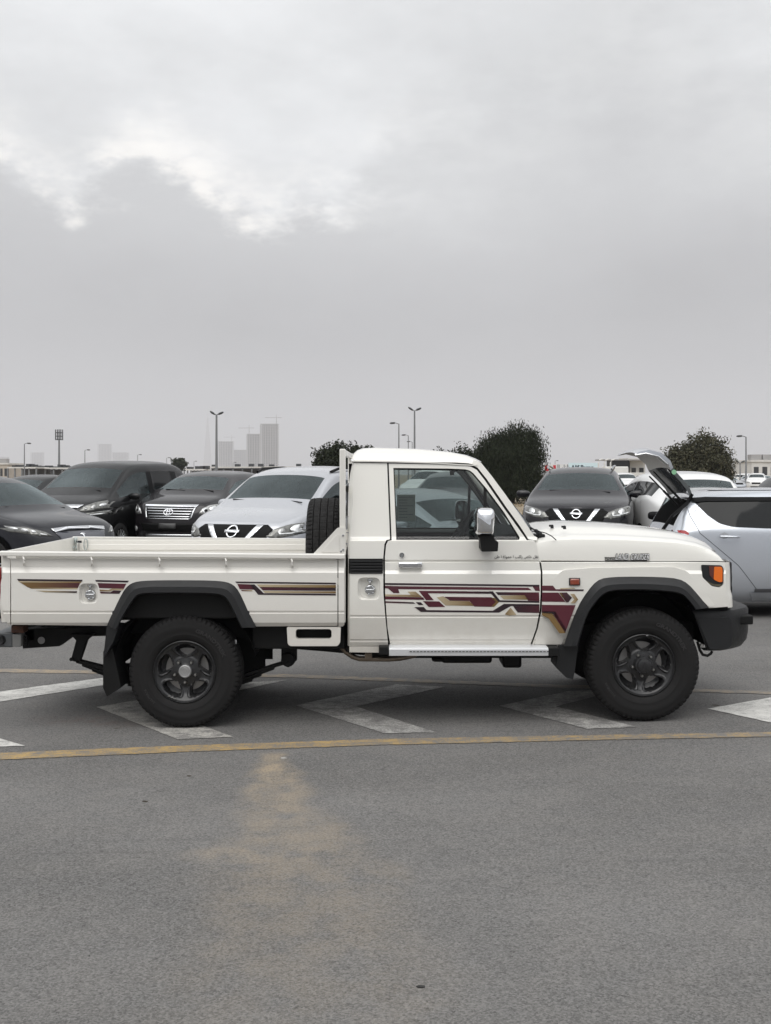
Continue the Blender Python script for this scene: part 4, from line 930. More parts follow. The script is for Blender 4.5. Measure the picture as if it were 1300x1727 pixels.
# ================================================================ CARS
def ctube(v): return v
def car_shell(s):
    L, W, gc = s['L'], s['W'], s.get('gc', .2); hw = W/2
    xc, xw, xr, xt = s['xc'], s['xw'], s['xr'], s['xt']; b1, b2, c1, c2 = s['pil']
    wt = s.get('wt', [(0,0),(.04,.42),(.12,.72),(.28,.90),(.6,.985),(1.0,1),(L-.8,1),(L-.35,.95),(L-.14,.82),(L-.05,.5),(L,0)])
    rw = s['rw']; belt = s['belt']; ds = [0,.04,.12,.28,.6,xc-.32,xc,xw,(xw+b1)/2,b1,b2,(b2+c1)/2,c1,c2,xr]+s.get('tr', [])+[xt,L-.14,L-.05,L]
    ds = sorted(set(ds)); rows = []
    fo = [.16,.06,.0,.01,.05,.13,.17,.19,.20,.20]; ro = [.14,.04,0,.0,.04,.08,.10,.11,.12,.12]
    gcf = lambda j, z: z
    for d in ds:
        wl = hw*lerp(wt, d); pr = []
        if d <= xc+1e-6:
            hz = lerp(s['hood'], d); cow = abs(d-xc) < 1e-6
            if cow: pr = [(.80,gc),(.96,gc+.10),(1,gc+.30),(1,(gc+hz)/2+.05),(.985,lerp(belt,d)-.03),(.945,lerp(belt,d)+.005),(.90,hz+.015),(.85,hz+.03),(.45,hz+.045),(0,hz+.05)]
            else: pr = [(.80,gc),(.96,gc+.10),(1,gc+.30),(1,(gc+hz)/2+.05),(.975,hz-.15),(.925,hz-.055),(.85,hz-.02),(.72,hz-.004),(.40,hz+.012),(0,hz+.018)]
            pr = [(a*wl, z) for a, z in pr]
        elif d < xt-1e-6 and d <= xr+1e-6:
            rz = lerp(s['roof'], d); r_ = lerp(rw, d); bz = lerp(belt, d)
            pr = [(.80*wl,gc),(.96*wl,gc+.10),(wl,gc+.30),(wl,(gc+bz)/2+.05),(.985*wl,bz-.03),(.95*wl,bz+.005),(r_+.055,rz-.135),(r_,rz-.045),(.5*r_,rz-.006),(0,rz)]
        else:
            tz = lerp(s['tail'], d); bz = min(lerp(belt, d), tz)
            pr = [(.80,gc+.05),(.96,gc+.13),(1,gc+.34),(1,(gc+bz)/2+.05),(.975,bz-.05 if d < L-.3 else bz-.1),(.94,bz-.01),(.88,tz),(.80,tz+.012),(.42,tz+.02),(0,tz+.02)]
            pr = [(a*wl, z) for a, z in pr]
        full = []
        for j, (y, z) in enumerate(pr):
            x = d+fo[j]*max(0, 1-d/.9)**1.5-ro[j]*max(0, 1-(L-d)/.6)**1.5
            q = 1-(y/max(hw*.9, .1))**2
            if abs(d-xc) < 1e-6: x -= .16*max(0, q)*(1 if j > 5 else 0)
            if abs(d-xw) < 1e-6 and j > 5: x -= .07*max(0, q)
            if abs(d-xt) < 1e-6 and j > 5 and s.get('hatch', 1): x += .04*max(0, q)
            full.append(Vector((-x, y, z)))
        rows.append(full)
    return ds, rows
def regions(s, ds, i, j):
    d0, d1 = ds[i], ds[i+1]; e = 1e-6
    xc, xw, xr, xt = s['xc'], s['xw'], s['xr'], s['xt']; b1, b2, c1, c2 = s['pil']
    if j >= 7 and d0 >= xc-e and d1 <= xw+e: return 1
    if j >= 7 and d0 >= xr-e and d1 <= xt+e: return 5
    if j == 5 and s.get('side', True):
        if d0 >= xc-e and d1 <= b1+e: return 2
        if d0 >= b1-e and d1 <= b2+e: return 6
        if d0 >= b2-e and d1 <= c1+e: return 3
        if d0 >= c1-e and d1 <= c2+e: return 7
        if d0 >= c2-e and d1 <= xr+e: return 4
    if j == 0 and s.get('clad'): return 8
    return 0
def paint(name, col, rough=.3, metal=.0, coat=.9, spec=None): return mat(name, col, rough, metal, coat, spec=spec)
M_CGLASS = glassmat('car_glass', (.40,.48,.49), .95, 1.72, (.86,.98,1.0)); M_CINT = mat('car_interior', (.035,.035,.037), .8, spec=.2); M_CGL2 = mat('tinted_glass', (.004,.005,.0055), .05, spec=.22)
M_TRIM = mat('black_trim', (.004,.004,.0045), .5, spec=.12); M_LAMP = mat('lamp_cover', (.36,.36,.35), .12, .55, coat=1, var=.6, vscale=22); M_LAMPD = mat('lamp_smoked', (.13,.13,.12), .15, .4, coat=1, var=.5, vscale=25)
M_LAMPB = mat('lamp_bright', (.75,.76,.76), .15, .6, coat=1); M_PLATE = mat('plate_blank', (.05,.05,.05), .5); M_MESHG = mat('grille_black', (.003,.003,.003), .5, spec=.12)
M_WARM = mat('lamp_yellowed', (.52,.47,.36), .2, .2, coat=1, var=.3, vscale=20)
def prim_wheel(parent, x, y, r, side, rimc, n=5):
    w = empty('wheel', (x, y, r), 0, parent); m = MB()
    m.lathe([(-.10,r*.66),(-.112,r*.70),(-.115,r*.85),(-.10,r*.96),(-.07,r),(.07,r),(.10,r*.96),(.115,r*.85),(.1,r*.66)], (0,0,0), n=40); m.build('tyre', M_RUB, w)
    m = MB(); m.lathe([(-.108,r*.68),(-.10,r*.64),(-.05,r*.6),(.09,r*.66)], (0,0,0), n=40); m.lathe([(-.085,0),(-.08,.05),(-.05,.06)], (0,0,0), n=16)
    for k in range(n):
        for da in (-9, 9):
            t = R(360/n*k+da); u = R(360/n*k+da*.6); m.tube([(.04*math.cos(u),-.08,.04*math.sin(u)),(r*.64*math.cos(t),-.09,r*.64*math.sin(t))], [.016,.012], 6)
    m.build('rim', rimc, w)
    m = MB(); m.lathe([(.0,0),(.0,r*.62)], (0,0,0), n=24); m.build('disc', M_UNDER, w)
    if side > 0: w.rotation_euler = (0, 0, math.pi)
    return w
def car(name, label, cat, s, pos, yaw, col, group=None, detail=1):
    """s: shape; pos: (x, y, z) of the front bumper's foot; yaw: heading in degrees (0 = towards +X)"""
    root = empty(name, pos, R(yaw)); tag(root, label, cat, group)
    ds, rows = car_shell(s)
    bm = bmesh.new(); nr = len(rows[0]); V = {}
    for sd in (1, -1):
        for i, r in enumerate(rows):
            for j, p in enumerate(r): V[i, j, sd] = bm.verts.new((p.x, p.y*sd, p.z))
    for sd in (1, -1):
        for i in range(len(rows)-1):
            for j in range(nr-1):
                q = [V[i,j,sd], V[i+1,j,sd], V[i+1,j+1,sd], V[i,j+1,sd]]
                f = bm.faces.new(q if sd < 0 else q[::-1]); f.material_index = regions(s, ds, i, j)*2+(0 if sd > 0 else 1)
    bmesh.ops.remove_doubles(bm, verts=bm.verts, dist=1e-4); bmesh.ops.recalc_face_normals(bm, faces=bm.faces)
    me = bpy.data.meshes.new('tmp'); bm.to_mesh(me); bm.free()
    for _ in range(18): me.materials.append(None)
    t = bpy.data.objects.new('tmp', me); COL.objects.link(t); md = t.modifiers.new('s', 'SUBSURF'); md.levels = 3 if detail else 2; md.use_limit_surface = True
    dg = bpy.context.evaluated_depsgraph_get(); em = bpy.data.meshes.new_from_object(t.evaluated_get(dg)); bpy.data.objects.remove(t)
    bm = bmesh.new(); bm.from_mesh(em); bpy.data.meshes.remove(em); bvh = BVHTree.FromBMesh(bm)
    names = {0:('body',col),1:('windscreen',s.get('gl',M_CGLASS)),2:('side_window',s.get('gls',M_CGLASS)),3:('side_window',s.get('gls2',M_CGL2)),4:('quarter_window',M_CGL2),5:('rear_window',s.get('glr',M_CGL2)),6:('pillar_trim',M_TRIM),7:('pillar_trim',M_TRIM),8:('sill_cladding',M_BLKPL)}
    body = None
    keys = sorted({f.material_index for f in bm.faces})
    for k in ([(0,1)]+[(2,3)]+[(10,11)]+[(16,17)]+[(x,) for x in (12,13,14,15,4,5,6,7,8,9)]):
        if not any(x in keys for x in k): continue
        c = bm.copy(); bmesh.ops.delete(c, geom=[f for f in c.faces if f.material_index not in k], context='FACES')
        for f in c.faces: f.material_index = 0
        if k[0] >= 2 and k[0] < 12:   # glass sits a little inside the frame
            c.normal_update()
            bd = {v for e in c.edges if len(e.link_faces) == 1 for v in e.verts}
            for v in c.verts:
                if v not in bd: v.co -= v.normal*.004
        if k[0] >= 2 and k[0] < 12 and detail:
            r_ = bmesh.ops.inset_region(c, faces=list(c.faces), thickness=.048 if k[0] in (2, 10) else .034, use_even_offset=True)
            for f in r_['faces']: f.material_index = 1
        mm = bpy.data.meshes.new('m'); c.to_mesh(mm); c.free(); nm, mt = names[k[0]//2]; mm.name = nm
        if k[0] >= 2 and k[0] < 12 and detail: mt = [mt, M_TRIM]
        o = link(nm, mm, mt, root, True, 60)
        if k[0] == 0: body = o
    c = bm.copy(); bmesh.ops.delete(c, geom=[f for f in c.faces if f.material_index not in (0, 1, 12, 13, 14, 15) or f.calc_center_median().z < s.get('gc', .2)+.35], context='FACES'); c.normal_update()
    for v in c.verts: v.co -= v.normal*.022
    for f in c.faces: f.material_index = 0
    mm = bpy.data.meshes.new('cabin_lining'); c.to_mesh(mm); c.free(); link('cabin_lining', mm, M_CINT, root, True, 60)
    if detail:
        zb = lerp(s['belt'], s['xw']); hw_ = s['W']/2-.14; m = MB()
        m.box((-s['xr'], -hw_, zb-.62), (-s['xc']-.1, hw_, zb-.58)); m.loft([[(-s['xc']-.02,y,zb+.03),(-s['xc']-.35,y,zb+.04),(-s['xc']-.55,y,zb-.04),(-s['xc']-.55,y,zb-.5)] for y in (-hw_, hw_)]); m.build('dashboard', M_CINT, root)
        for xs_, ys_ in ((s['xw']+.55, (.37, -.37)), (s['xw']+1.45, (.40, 0, -.40))):
            for y in ys_:
                m = MB(); rows_ = [[Vector((-xs_-dx+.07*math.cos(t)*q, y+.24*math.sin(t)*q, z)) for t in [2*math.pi*k/12 for k in range(12)]] for dx, z, q in ((0,zb-.45,1),(.05,zb-.1,1),(.12,zb+.16,.9),(.14,zb+.20,.55))]
                m.loft(rows_, True, True); m.lathe([(zb+.19,.04),(zb+.22,.11),(zb+.36,.12),(zb+.42,.06)], (-xs_-.15, y, 0), 'Z', 12); m.build('seat', M_CINT, root)
        m = MB(); cx_ = Vector((-s['xc']-.62, -.37, zb+.02)); m.tube([cx_+Vector((.10*math.sin(t), .18*math.cos(t), .15*math.sin(t))) for t in [2*math.pi*k/20 for k in range(21)]], .014, 6, caps=False); m.build('steering_wheel', M_CINT, root)
        m = MB(); zr_ = lerp(s['roof'], s['xw']+.12)-.13; m.box((-s['xw']-.02, -.11, zr_-.03), (-s['xw'], .11, zr_+.03)); m.tube([(-s['xw'],0,zr_),(-s['xw']+.02,0,zr_+.08)], .01, 5); m.build('inner_mirror', M_CINT, root, bevel=.01)
    bm.free()
    # conforming patches: view F (from the front), B (back), L / Rr (sides)
    def patch(nm, poly, m_, off=.004, view='F', par=None, step=.035, rnd=0, thick=0):
        if rnd: poly = rpoly(poly, rnd)
        xs_ = [p[0] for p in poly]; ys_ = [p[1] for p in poly]
        cs = lambda a: [min(a)+(max(a)-min(a))*k/max(1, int((max(a)-min(a))/step)) for k in range(1, max(1, int((max(a)-min(a))/step)))]
        b = fill2d(poly, cuts_y=cs(ys_), cuts_x=cs(xs_))
        for v in b.verts:
            u, z = v.co.x, v.co.y
            if view == 'F': o_, d_ = Vector((3, u, z)), Vector((-1, 0, 0))
            elif view == 'B': o_, d_ = Vector((-9, u, z)), Vector((1, 0, 0))
            elif view == 'T': o_, d_ = Vector((u, z, 4)), Vector((0, 0, -1))
            else: o_, d_ = Vector((u, 4 if view == 'L' else -4, z)), Vector((0, -1 if view == 'L' else 1, 0))
            h = bvh.ray_cast(o_, d_)
            if h[0] is None or (view == 'F' and h[0].x < -1.0):
                h = bvh.find_nearest(Vector((-.35, u, z)) if view == 'F' else (Vector((-s['L']+.3, u, z)) if view == 'B' else Vector((u, (s['W']/2)*(1 if view == 'L' else -1), z))))
            n = h[1] if h[1].dot(d_) < 0 else -h[1]
            v.co = h[0]+n*off
        bmesh.ops.recalc_face_normals(b, faces=b.faces)
        mm = bpy.data.meshes.new(nm); b.to_mesh(mm); b.free(); o = link(nm, mm, m_, par or root, True, 50)
        if thick:
            k = o.modifiers.new('t', 'SOLIDIFY'); k.thickness = thick; k.offset = 0
        return o
    for it in s.get('front', []):
        nm, poly, m_, off = it[:4]; mir = it[4] if len(it) > 4 else False; kids = it[5] if len(it) > 5 else []
        for sg in ((1, -1) if mir else (1,)):
            mk = it[6] if len(it) > 6 and sg < 0 else m_
            o = patch(nm, [(a*sg, b) for a, b in poly], mk, off, 'F', thick=.004)
            for kk in kids: patch(kk[0], [(a*sg, b) for a, b in kk[1]], kk[2], kk[3], 'F', par=o, thick=.003)
    for it in s.get('sides', []):
        for sg in ('L', 'R'):
            if len(it) > 4 and it[4] != sg: continue
            patch(it[0], it[1], it[2], it[3], sg)
    for it in s.get('back', []): patch(it[0], it[1], it[2], it[3], 'B')
    # wheels in dark arches
    r = s.get('r', .35); wb = s['wheels']
    for sg in (1, -1):
        for x in wb:
            ar = [(-x+(r+.075)*math.cos(R(a)), r+(r+.075)*math.sin(R(a))) for a in range(-30, 211, 10)]
            if s.get('clad'):
                patch('arch_cladding', [(-x+(r+.15)*math.cos(R(a)), r+(r+.14)*math.sin(R(a))) for a in range(-20, 201, 10)], M_BLKPL, .008, 'L' if sg > 0 else 'R')
            patch('wheel_arch', ar, M_DARK, .012, 'L' if sg > 0 else 'R')
            prim_wheel(root, -x, sg*(s['W']/2-.085), r, sg, s.get('rimc', M_CHR2), s.get('spk', 5))
    # mirrors, wipers
    if detail:
        mx, mz = s['mir']; 
        for sg in (1, -1):
            y0 = s['W']/2*.93-.045; m = MB(); rr_ = []
            for k, (dy, sc) in enumerate(((0,.45),(.04,.8),(.10,1),(.17,1),(.215,.85),(.24,.5))):
                rr_.append([Vector((-mx+.05*math.cos(t)*sc*(1.0 if math.cos(t) > 0 else .8), sg*(y0+.03+dy), mz+.068*math.sin(t)*sc+.01)) for t in [2*math.pi*q/14 for q in range(14)]])
            m.loft(rr_, True, True); m.tube([(-mx-.02, sg*(y0-.05), mz-.03), (-mx, sg*(y0+.08), mz-.02)], .02, 6); m.build('side_mirror', s.get('mirm', col), root, ang=60)
        if s.get('wip', 1):
            m = MB(); zc = lerp(s['hood'], s['xc'])+.06
            m.tube([(-s['xc']+.10, .55, zc-.01), (-s['xc']-.0, .1, zc+.035), (-s['xc']+.04, -.2, zc+.03)], .008, 5); m.tube([(-s['xc']+.12, -.05, zc), (-s['xc']+.02, -.5, zc+.025)], .008, 5); m.build('wipers', M_TRIM, root)
    m = MB(); m.box((-s['L']+.35, -s['W']/2+.25, s.get('gc', .2)+.02), (-.4, s['W']/2-.25, s.get('gc', .2)+.25)); m.build('underbody', M_UNDER, root)
    return root, patch
def circ(cx, cz, rx, rz=None, n=18): return [(cx+rx*math.cos(2*math.pi*k/n), cz+(rz or rx)*math.sin(2*math.pi*k/n)) for k in range(n)]
def ring(cx, cz, rx, rz, w, n=24):  # open ring as one outline
    o = [(cx+rx*math.cos(2*math.pi*k/n), cz+rz*math.sin(2*math.pi*k/n)) for k in range(n+1)]; i = [(cx+(rx-w)*math.cos(2*math.pi*k/n), cz+(rz-w)*math.sin(2*math.pi*k/n)) for k in range(n+1)]
    o[-1] = (o[-1][0], o[-1][1]-.0005); i[-1] = (i[-1][0], i[-1][1]-.0005); return o+i[::-1]
def toy(cz, k=1.0): return [('emblem', ring(0, cz, .085*k, .058*k, .012*k), M_CHR, .016), ('emblem', ring(0, cz, .03*k, .055*k, .010*k), M_CHR, .016), ('emblem', ring(0, cz+.027*k, .06*k, .024*k, .009*k), M_CHR, .017)]
def lines(gaps, w=.006):  # thin dark door gaps as closed outlines in side view
    out = []
    for g in gaps:
        g = [Vector(p) for p in g]; l = []; r_ = []
        for i, p in enumerate(g):
            t = (g[min(i+1, len(g)-1)]-g[max(i-1, 0)]).normalized(); n = Vector((-t.y, t.x))*w/2; l.append(tuple(p+n)); r_.append(tuple(p-n))
        out.append(('door_gap', l+r_[::-1], M_DARK, .002))
    return out
def ch(z1, z0, x1, x2): return [(x1, z1), (x2, z1), (x2, z0), (x1, z0)]
# --- shapes
V_NIS = [('grille', [(.44,.985),(-.44,.985),(-.52,.93),(-.42,.76),(.42,.76),(.52,.93)], M_MESHG, .004),
    ('grille_trim', [(.39,.975),(.305,.975),(.165,.785),(-.165,.785),(-.305,.975),(-.39,.975),(-.215,.75),(.215,.75)], M_CHR, .014),
    ('emblem', ring(0,.895,.078,.078,.018), M_CHR, .018), ('emblem', [(-.10,.912),(.10,.912),(.10,.878),(-.10,.878)], M_CHR, .022),
    ('headlight', [(.45,.845),(.53,.93),(.66,.985),(.86,1.03),(.895,.99),(.875,.905),(.72,.85),(.56,.815)], M_LAMPD, .004, True,
        [('reflector', circ(.74,.935,.052), M_LAMPB, .009), ('reflector', circ(.61,.905,.038), M_LAMP, .009), ('light_strip', [(.60,.862),(.72,.872),(.86,.918),(.87,.94),(.70,.888),(.62,.882),(.58,.90)], M_LAMPB, .010)]),
    ('lower_intake', [(.55,.56),(-.55,.56),(-.45,.36),(.45,.36)], M_MESHG, .004), ('fog_lamp', circ(.70,.55,.05), M_LAMP, .006, True)]
XTR = dict(L=4.64, W=1.82, xc=1.14, xw=1.86, xr=4.02, xt=4.44, pil=(2.62,2.70,3.55,3.63), gc=.20, clad=1, r=.36, wheels=(.93,3.64), mir=(1.62,1.20),
    hood=[(0,.99),(.12,1.03),(.28,1.07),(.6,1.13),(.9,1.175),(1.14,1.20)], belt=[(0,1.0),(1.14,1.13),(2.6,1.16),(4.0,1.26),(4.6,1.2)],
    roof=[(1.86,1.645),(2.3,1.70),(3.2,1.705),(4.02,1.63)], rw=[(1.86,.60),(2.6,.625),(4.02,.57)], tail=[(4.44,1.14),(4.64,1.08)], front=V_NIS,
    sides=lines([[(-1.35,.35),(-1.30,1.10)],[(-2.66,.35),(-2.66,1.15)],[(-3.4,.45),(-3.62,.9),(-3.60,1.2)]]))
ROG = dict(XTR); ROG.update(W=1.62, roof=[(1.86,1.68),(2.3,1.74),(3.2,1.755),(4.02,1.67)])
TOYG = [('grille', [(.50,.98),(-.50,.98),(-.44,.74),(.44,.74)], M_MESHG, .004), ('grille_trim', [(.56,1.005),(-.56,1.005),(-.53,.965),(.53,.965)], M_CHR, .014)]
for k in range(4): TOYG.append(('grille_bar', [(.49-.018*k,.945-.05*k),(-.49+.018*k,.945-.05*k),(-.482+.018*k,.925-.05*k),(.482-.018*k,.925-.05*k)], M_CHR2, .012))
TOYG += [('grille_trim', [(.44,.752),(-.44,.752),(-.43,.735),(.43,.735)], M_CHR2, .012), ('grille_trim', [(.53,.97),(.50,.97),(.43,.74),(.46,.74)], M_CHR2, .012, True)]
VAN = dict(L=4.57, W=1.855, xc=1.10, xw=1.80, xr=3.98, xt=4.40, pil=(2.55,2.63,3.45,3.53), gc=.2, r=.36, wheels=(.92,3.58), mir=(1.58,1.20),
    hood=[(0,1.0),(.12,1.05),(.28,1.09),(.6,1.15),(.9,1.19),(1.10,1.21)], belt=[(0,1.0),(1.1,1.14),(2.6,1.17),(4.57,1.24)],
    roof=[(1.80,1.60),(2.2,1.66),(3.1,1.68),(3.98,1.60)], rw=[(1.8,.60),(2.6,.63),(3.98,.58)], tail=[(4.40,1.12),(4.57,1.06)],
    front=TOYG+toy(.865, 1.15)+[('headlight', [(.58,.83),(.64,.94),(.74,1.0),(.885,1.03),(.915,.97),(.90,.87),(.74,.83)], M_LAMP, .004, True, [('reflector', circ(.68,.90,.045), M_LAMPB, .009), ('reflector', circ(.80,.93,.05), M_LAMPB, .009), ('projector', circ(.70,.90,.026), M_MESHG, .012)]),
        ('plate_holder', [(.17,.66),(-.17,.66),(-.17,.56),(.17,.56)], M_PLATE, .012), ('lower_intake', [(.62,.66),(-.62,.66),(-.5,.50),(.5,.50)], M_MESHG, .004), ('fog_lamp', circ(.72,.55,.05), M_LAMPB, .006, True), ('lower_grille', [(.5,.45),(-.5,.45),(-.45,.38),(.45,.38)], M_CHR2, .006)],
    sides=lines([[(-1.3,.35),(-1.25,1.1)],[(-2.59,.35),(-2.59,1.15)]]))
VEL = dict(L=4.85, W=1.84, xc=.98, xw=1.72, xr=4.56, xt=4.72, pil=(2.42,2.50,3.62,3.70), gc=.17, r=.34, wheels=(.95,3.80), mir=(1.46,1.16),
    hood=[(0,1.02),(.12,1.07),(.28,1.11),(.6,1.18),(.8,1.21),(.98,1.24)], belt=[(0,1.0),(.98,1.13),(2.0,1.12),(4.8,1.14)],
    roof=[(1.72,1.80),(2.1,1.87),(3.2,1.90),(4.2,1.88),(4.56,1.80)], rw=[(1.72,.66),(2.6,.69),(4.56,.64)], tail=[(4.72,1.15),(4.85,1.05)],
    front=[('grille_trim', [(.56,1.03),(-.56,1.03),(-.48,.975),(.48,.975)], M_CHR, .014), ('grille', [(.46,.975),(-.46,.975),(-.36,.76),(.36,.76)], M_MESHG, .004)]+
        [('grille_bar', [(.44-.03*k,.94-.055*k),(-.44+.03*k,.94-.055*k),(-.43+.03*k,.918-.055*k),(.43-.03*k,.918-.055*k)], M_CHR2, .012) for k in range(4)]+toy(.985,1.1)+
        [('headlight', [(.50,.90),(.56,1.00),(.72,1.08),(.90,1.13),(.915,1.06),(.90,.97),(.70,.93)], M_LAMPD, .004, True, [('reflector', circ(.72,.995,.035), M_LAMP, .009), ('reflector', circ(.82,1.03,.032), M_LAMPB, .009), ('reflector', circ(.62,.965,.026), M_LAMP, .009)]),
         ('lower_lamp', [(.46,.80),(.54,.88),(.72,.895),(.89,.93),(.90,.86),(.72,.83),(.56,.79)], M_LAMPD, .004, True, [('reflector', circ(.60,.84,.038), M_LAMPB, .009), ('light_strip', [(.68,.855),(.86,.885),(.86,.865),(.68,.838)], M_LAMPB, .009)]),
         ('lower_intake', [(.55,.55),(-.55,.55),(-.5,.30),(.5,.30)], M_MESHG, .004)],
    sides=lines([[(-1.25,.3),(-1.2,1.1)],[(-2.46,.3),(-2.46,1.12)],[(-3.66,.5),(-3.66,1.12)]]), spk=9)
HAR = dict(L=4.72, W=1.835, xc=1.22, xw=2.02, xr=4.05, xt=4.46, pil=(2.72,2.80,3.6,3.68), gc=.19, r=.37, wheels=(.95,3.61), mir=(1.72,1.13),
    hood=[(0,.86),(.12,.93),(.28,.98),(.6,1.04),(.9,1.08),(1.22,1.10)], belt=[(0,.95),(1.22,1.07),(2.7,1.12),(4.6,1.25)],
    roof=[(2.02,1.60),(2.5,1.665),(3.2,1.67),(4.05,1.57)], rw=[(2.02,.58),(2.7,.61),(4.05,.55)], tail=[(4.46,1.14),(4.72,1.05)],
    front=[('grille_trim', [(.50,.885),(.2,.905),(-.2,.905),(-.50,.885),(-.47,.84),(-.2,.865),(.2,.865),(.47,.84)], M_CHR, .014), ('grille', [(.47,.84),(-.47,.84),(-.38,.70),(.38,.70)], mat('grille_navy', (.02,.022,.035), .2, coat=1), .004), 
        ('emblem', [(-.05,.80),(0,.815),(.05,.80),(.02,.79),(.008,.745),(-.008,.745),(-.02,.79)], M_CHR, .012),
        ('headlight', [(.52,.79),(.60,.85),(.74,.90),(.90,.945),(.905,.90),(.87,.85),(.70,.80)], M_LAMPD, .004, True, [('reflector', [(.60,.815),(.68,.835),(.68,.82),(.60,.80)], M_LAMPB, .009), ('reflector', circ(.74,.86,.022), M_LAMPB, .009), ('reflector', circ(.80,.88,.022), M_LAMPB, .009), ('reflector', circ(.85,.90,.018), M_LAMPB, .009)]),
        ('lower_intake', [(.6,.60),(-.6,.60),(-.5,.34),(.5,.34)], M_MESHG, .004)],
    sides=lines([[(-1.45,.35),(-1.35,1.05)],[(-2.76,.35),(-2.76,1.1)]]), spk=5)
SED = dict(L=4.5, W=1.76, xc=1.15, xw=1.95, xr=3.35, xt=3.95, tr=[], pil=(2.5,2.58,3.1,3.16), gc=.17, r=.31, wheels=(.88,3.5), mir=(1.68,1.02),
    hood=[(0,.74),(.12,.80),(.28,.85),(.6,.92),(.9,.96),(1.15,1.0)], belt=[(0,.85),(1.15,.96),(2.5,.99),(4.4,1.03)],
    roof=[(1.95,1.40),(2.4,1.455),(2.9,1.455),(3.35,1.40)], rw=[(1.95,.53),(2.5,.56),(3.35,.53)], tail=[(3.95,1.06),(4.2,1.07),(4.5,.98)],
    front=[('grille', [(.38,.76),(-.38,.76),(-.33,.63),(.33,.63)], M_MESHG, .004), ('headlight', [(.44,.68),(.5,.76),(.66,.82),(.83,.87),(.85,.80),(.82,.73),(.6,.68)], M_LAMP, .004, True, [('reflector', circ(.62,.745,.04), M_LAMPB, .009), ('reflector', circ(.73,.78,.035), M_LAMPB, .009)]), ('lower_intake', [(.5,.48),(-.5,.48),(-.45,.28),(.45,.28)], M_MESHG, .004)])
HAT = dict(SED); HAT.update(L=4.2, W=1.72, xr=3.80, xt=4.02, tr=[], pil=(2.5,2.58,3.25,3.32), hood=[(0,.80),(.12,.86),(.28,.92),(.6,1.0),(.9,1.05),(1.1,1.08)], xc=1.1, xw=1.85, wheels=(.82,3.42), mir=(1.6,1.08),
    belt=[(0,.9),(1.1,1.03),(2.5,1.05),(4.2,1.08)], roof=[(1.85,1.46),(2.3,1.53),(3.0,1.545),(3.8,1.47)], rw=[(1.85,.55),(2.5,.58),(3.8,.54)], tail=[(4.02,1.05),(4.2,1.0)])
KEI = dict(HAT); KEI.update(L=3.5, xr=3.10, xt=3.34, pil=(2.3,2.38,2.80,2.86), wheels=(.75,2.85), tail=[(3.34,1.05),(3.5,1.0)], roof=[(1.85,1.46),(2.3,1.53),(2.7,1.545),(3.1,1.47)])
C_BLACK = paint('paint_black', (.002,.002,.0025), .55, coat=.65, spec=.1); C_VAN = paint('paint_dark_bronze', (.006,.0045,.006), .55, coat=.8, spec=.1); C_NAVY = paint('paint_navy', (.004,.0045,.008), .55, coat=.8, spec=.1); C_SILV = paint('paint_silver', (.40,.42,.45), .28, .55)
C_ROG = paint('paint_pearl', (.43,.44,.465), .25, .3); C_GREY = paint('paint_grey', (.10,.10,.11), .3, .5); C_WHT = paint('paint_white', (.70,.70,.69)); C_SBLUE = paint('paint_silver_blue', (.50,.525,.565), .26, .5)
C_XTR = paint('paint_gunmetal', (.0065,.0055,.008), .55, coat=.85, spec=.1)
def wx(px, Y): return (px-650)*Y/F
def put(px, Y, z=0.): return (wx(px, Y), Y, z)
ROG2 = dict(ROG); ROG2['rwall'] = 1
rog, rp = car('parked_suv', 'pearl silver SUV with a V grille, right of the dark bronze SUV', 'SUV', ROG, put(385, 13.8, .10), -90-19, C_ROG, 'SUVs parked behind the truck')
van, _ = car('parked_suv', 'dark bronze SUV with wide chrome bar grille between the black van and the silver SUV', 'SUV', VAN, put(281, 21, .13), -90-13, C_VAN, 'SUVs parked behind the truck')
vel, _ = car('parked_minivan', 'tall black minivan with chrome grille top, parked behind the tray on the left', 'minivan', VEL, put(84, 20.4, .12), -90-14, C_BLACK)
har, _ = car('parked_suv', 'dark navy SUV at the left edge with a chrome strip over its grille', 'SUV', HAR, put(150, 15.9, .06), -90+58, C_NAVY, 'SUVs parked behind the truck')
xtr, xp = car('parked_suv', 'gunmetal black SUV with chrome V grille facing forward above the truck hood', 'SUV', dict(XTR, W=1.93), put(971, 18.3, .16), -90-12, C_XTR, 'SUVs parked behind the truck')
s_ = dict(SED); s_.update(roof=[(1.95,1.52),(2.4,1.58),(2.9,1.58),(3.35,1.52)], belt=[(0,.9),(1.15,1.06),(2.5,1.1),(4.4,1.14)], hood=[(0,.84),(.12,.90),(.28,.95),(.6,1.02),(.9,1.06),(1.15,1.1)], tail=[(3.95,1.16),(4.2,1.15),(4.5,1.06)])
car('parked_sedan', 'black car at the far left edge behind the navy SUV, only its side windows showing', 'car', s_, put(-45, 24, .14), -90-16, C_BLACK)
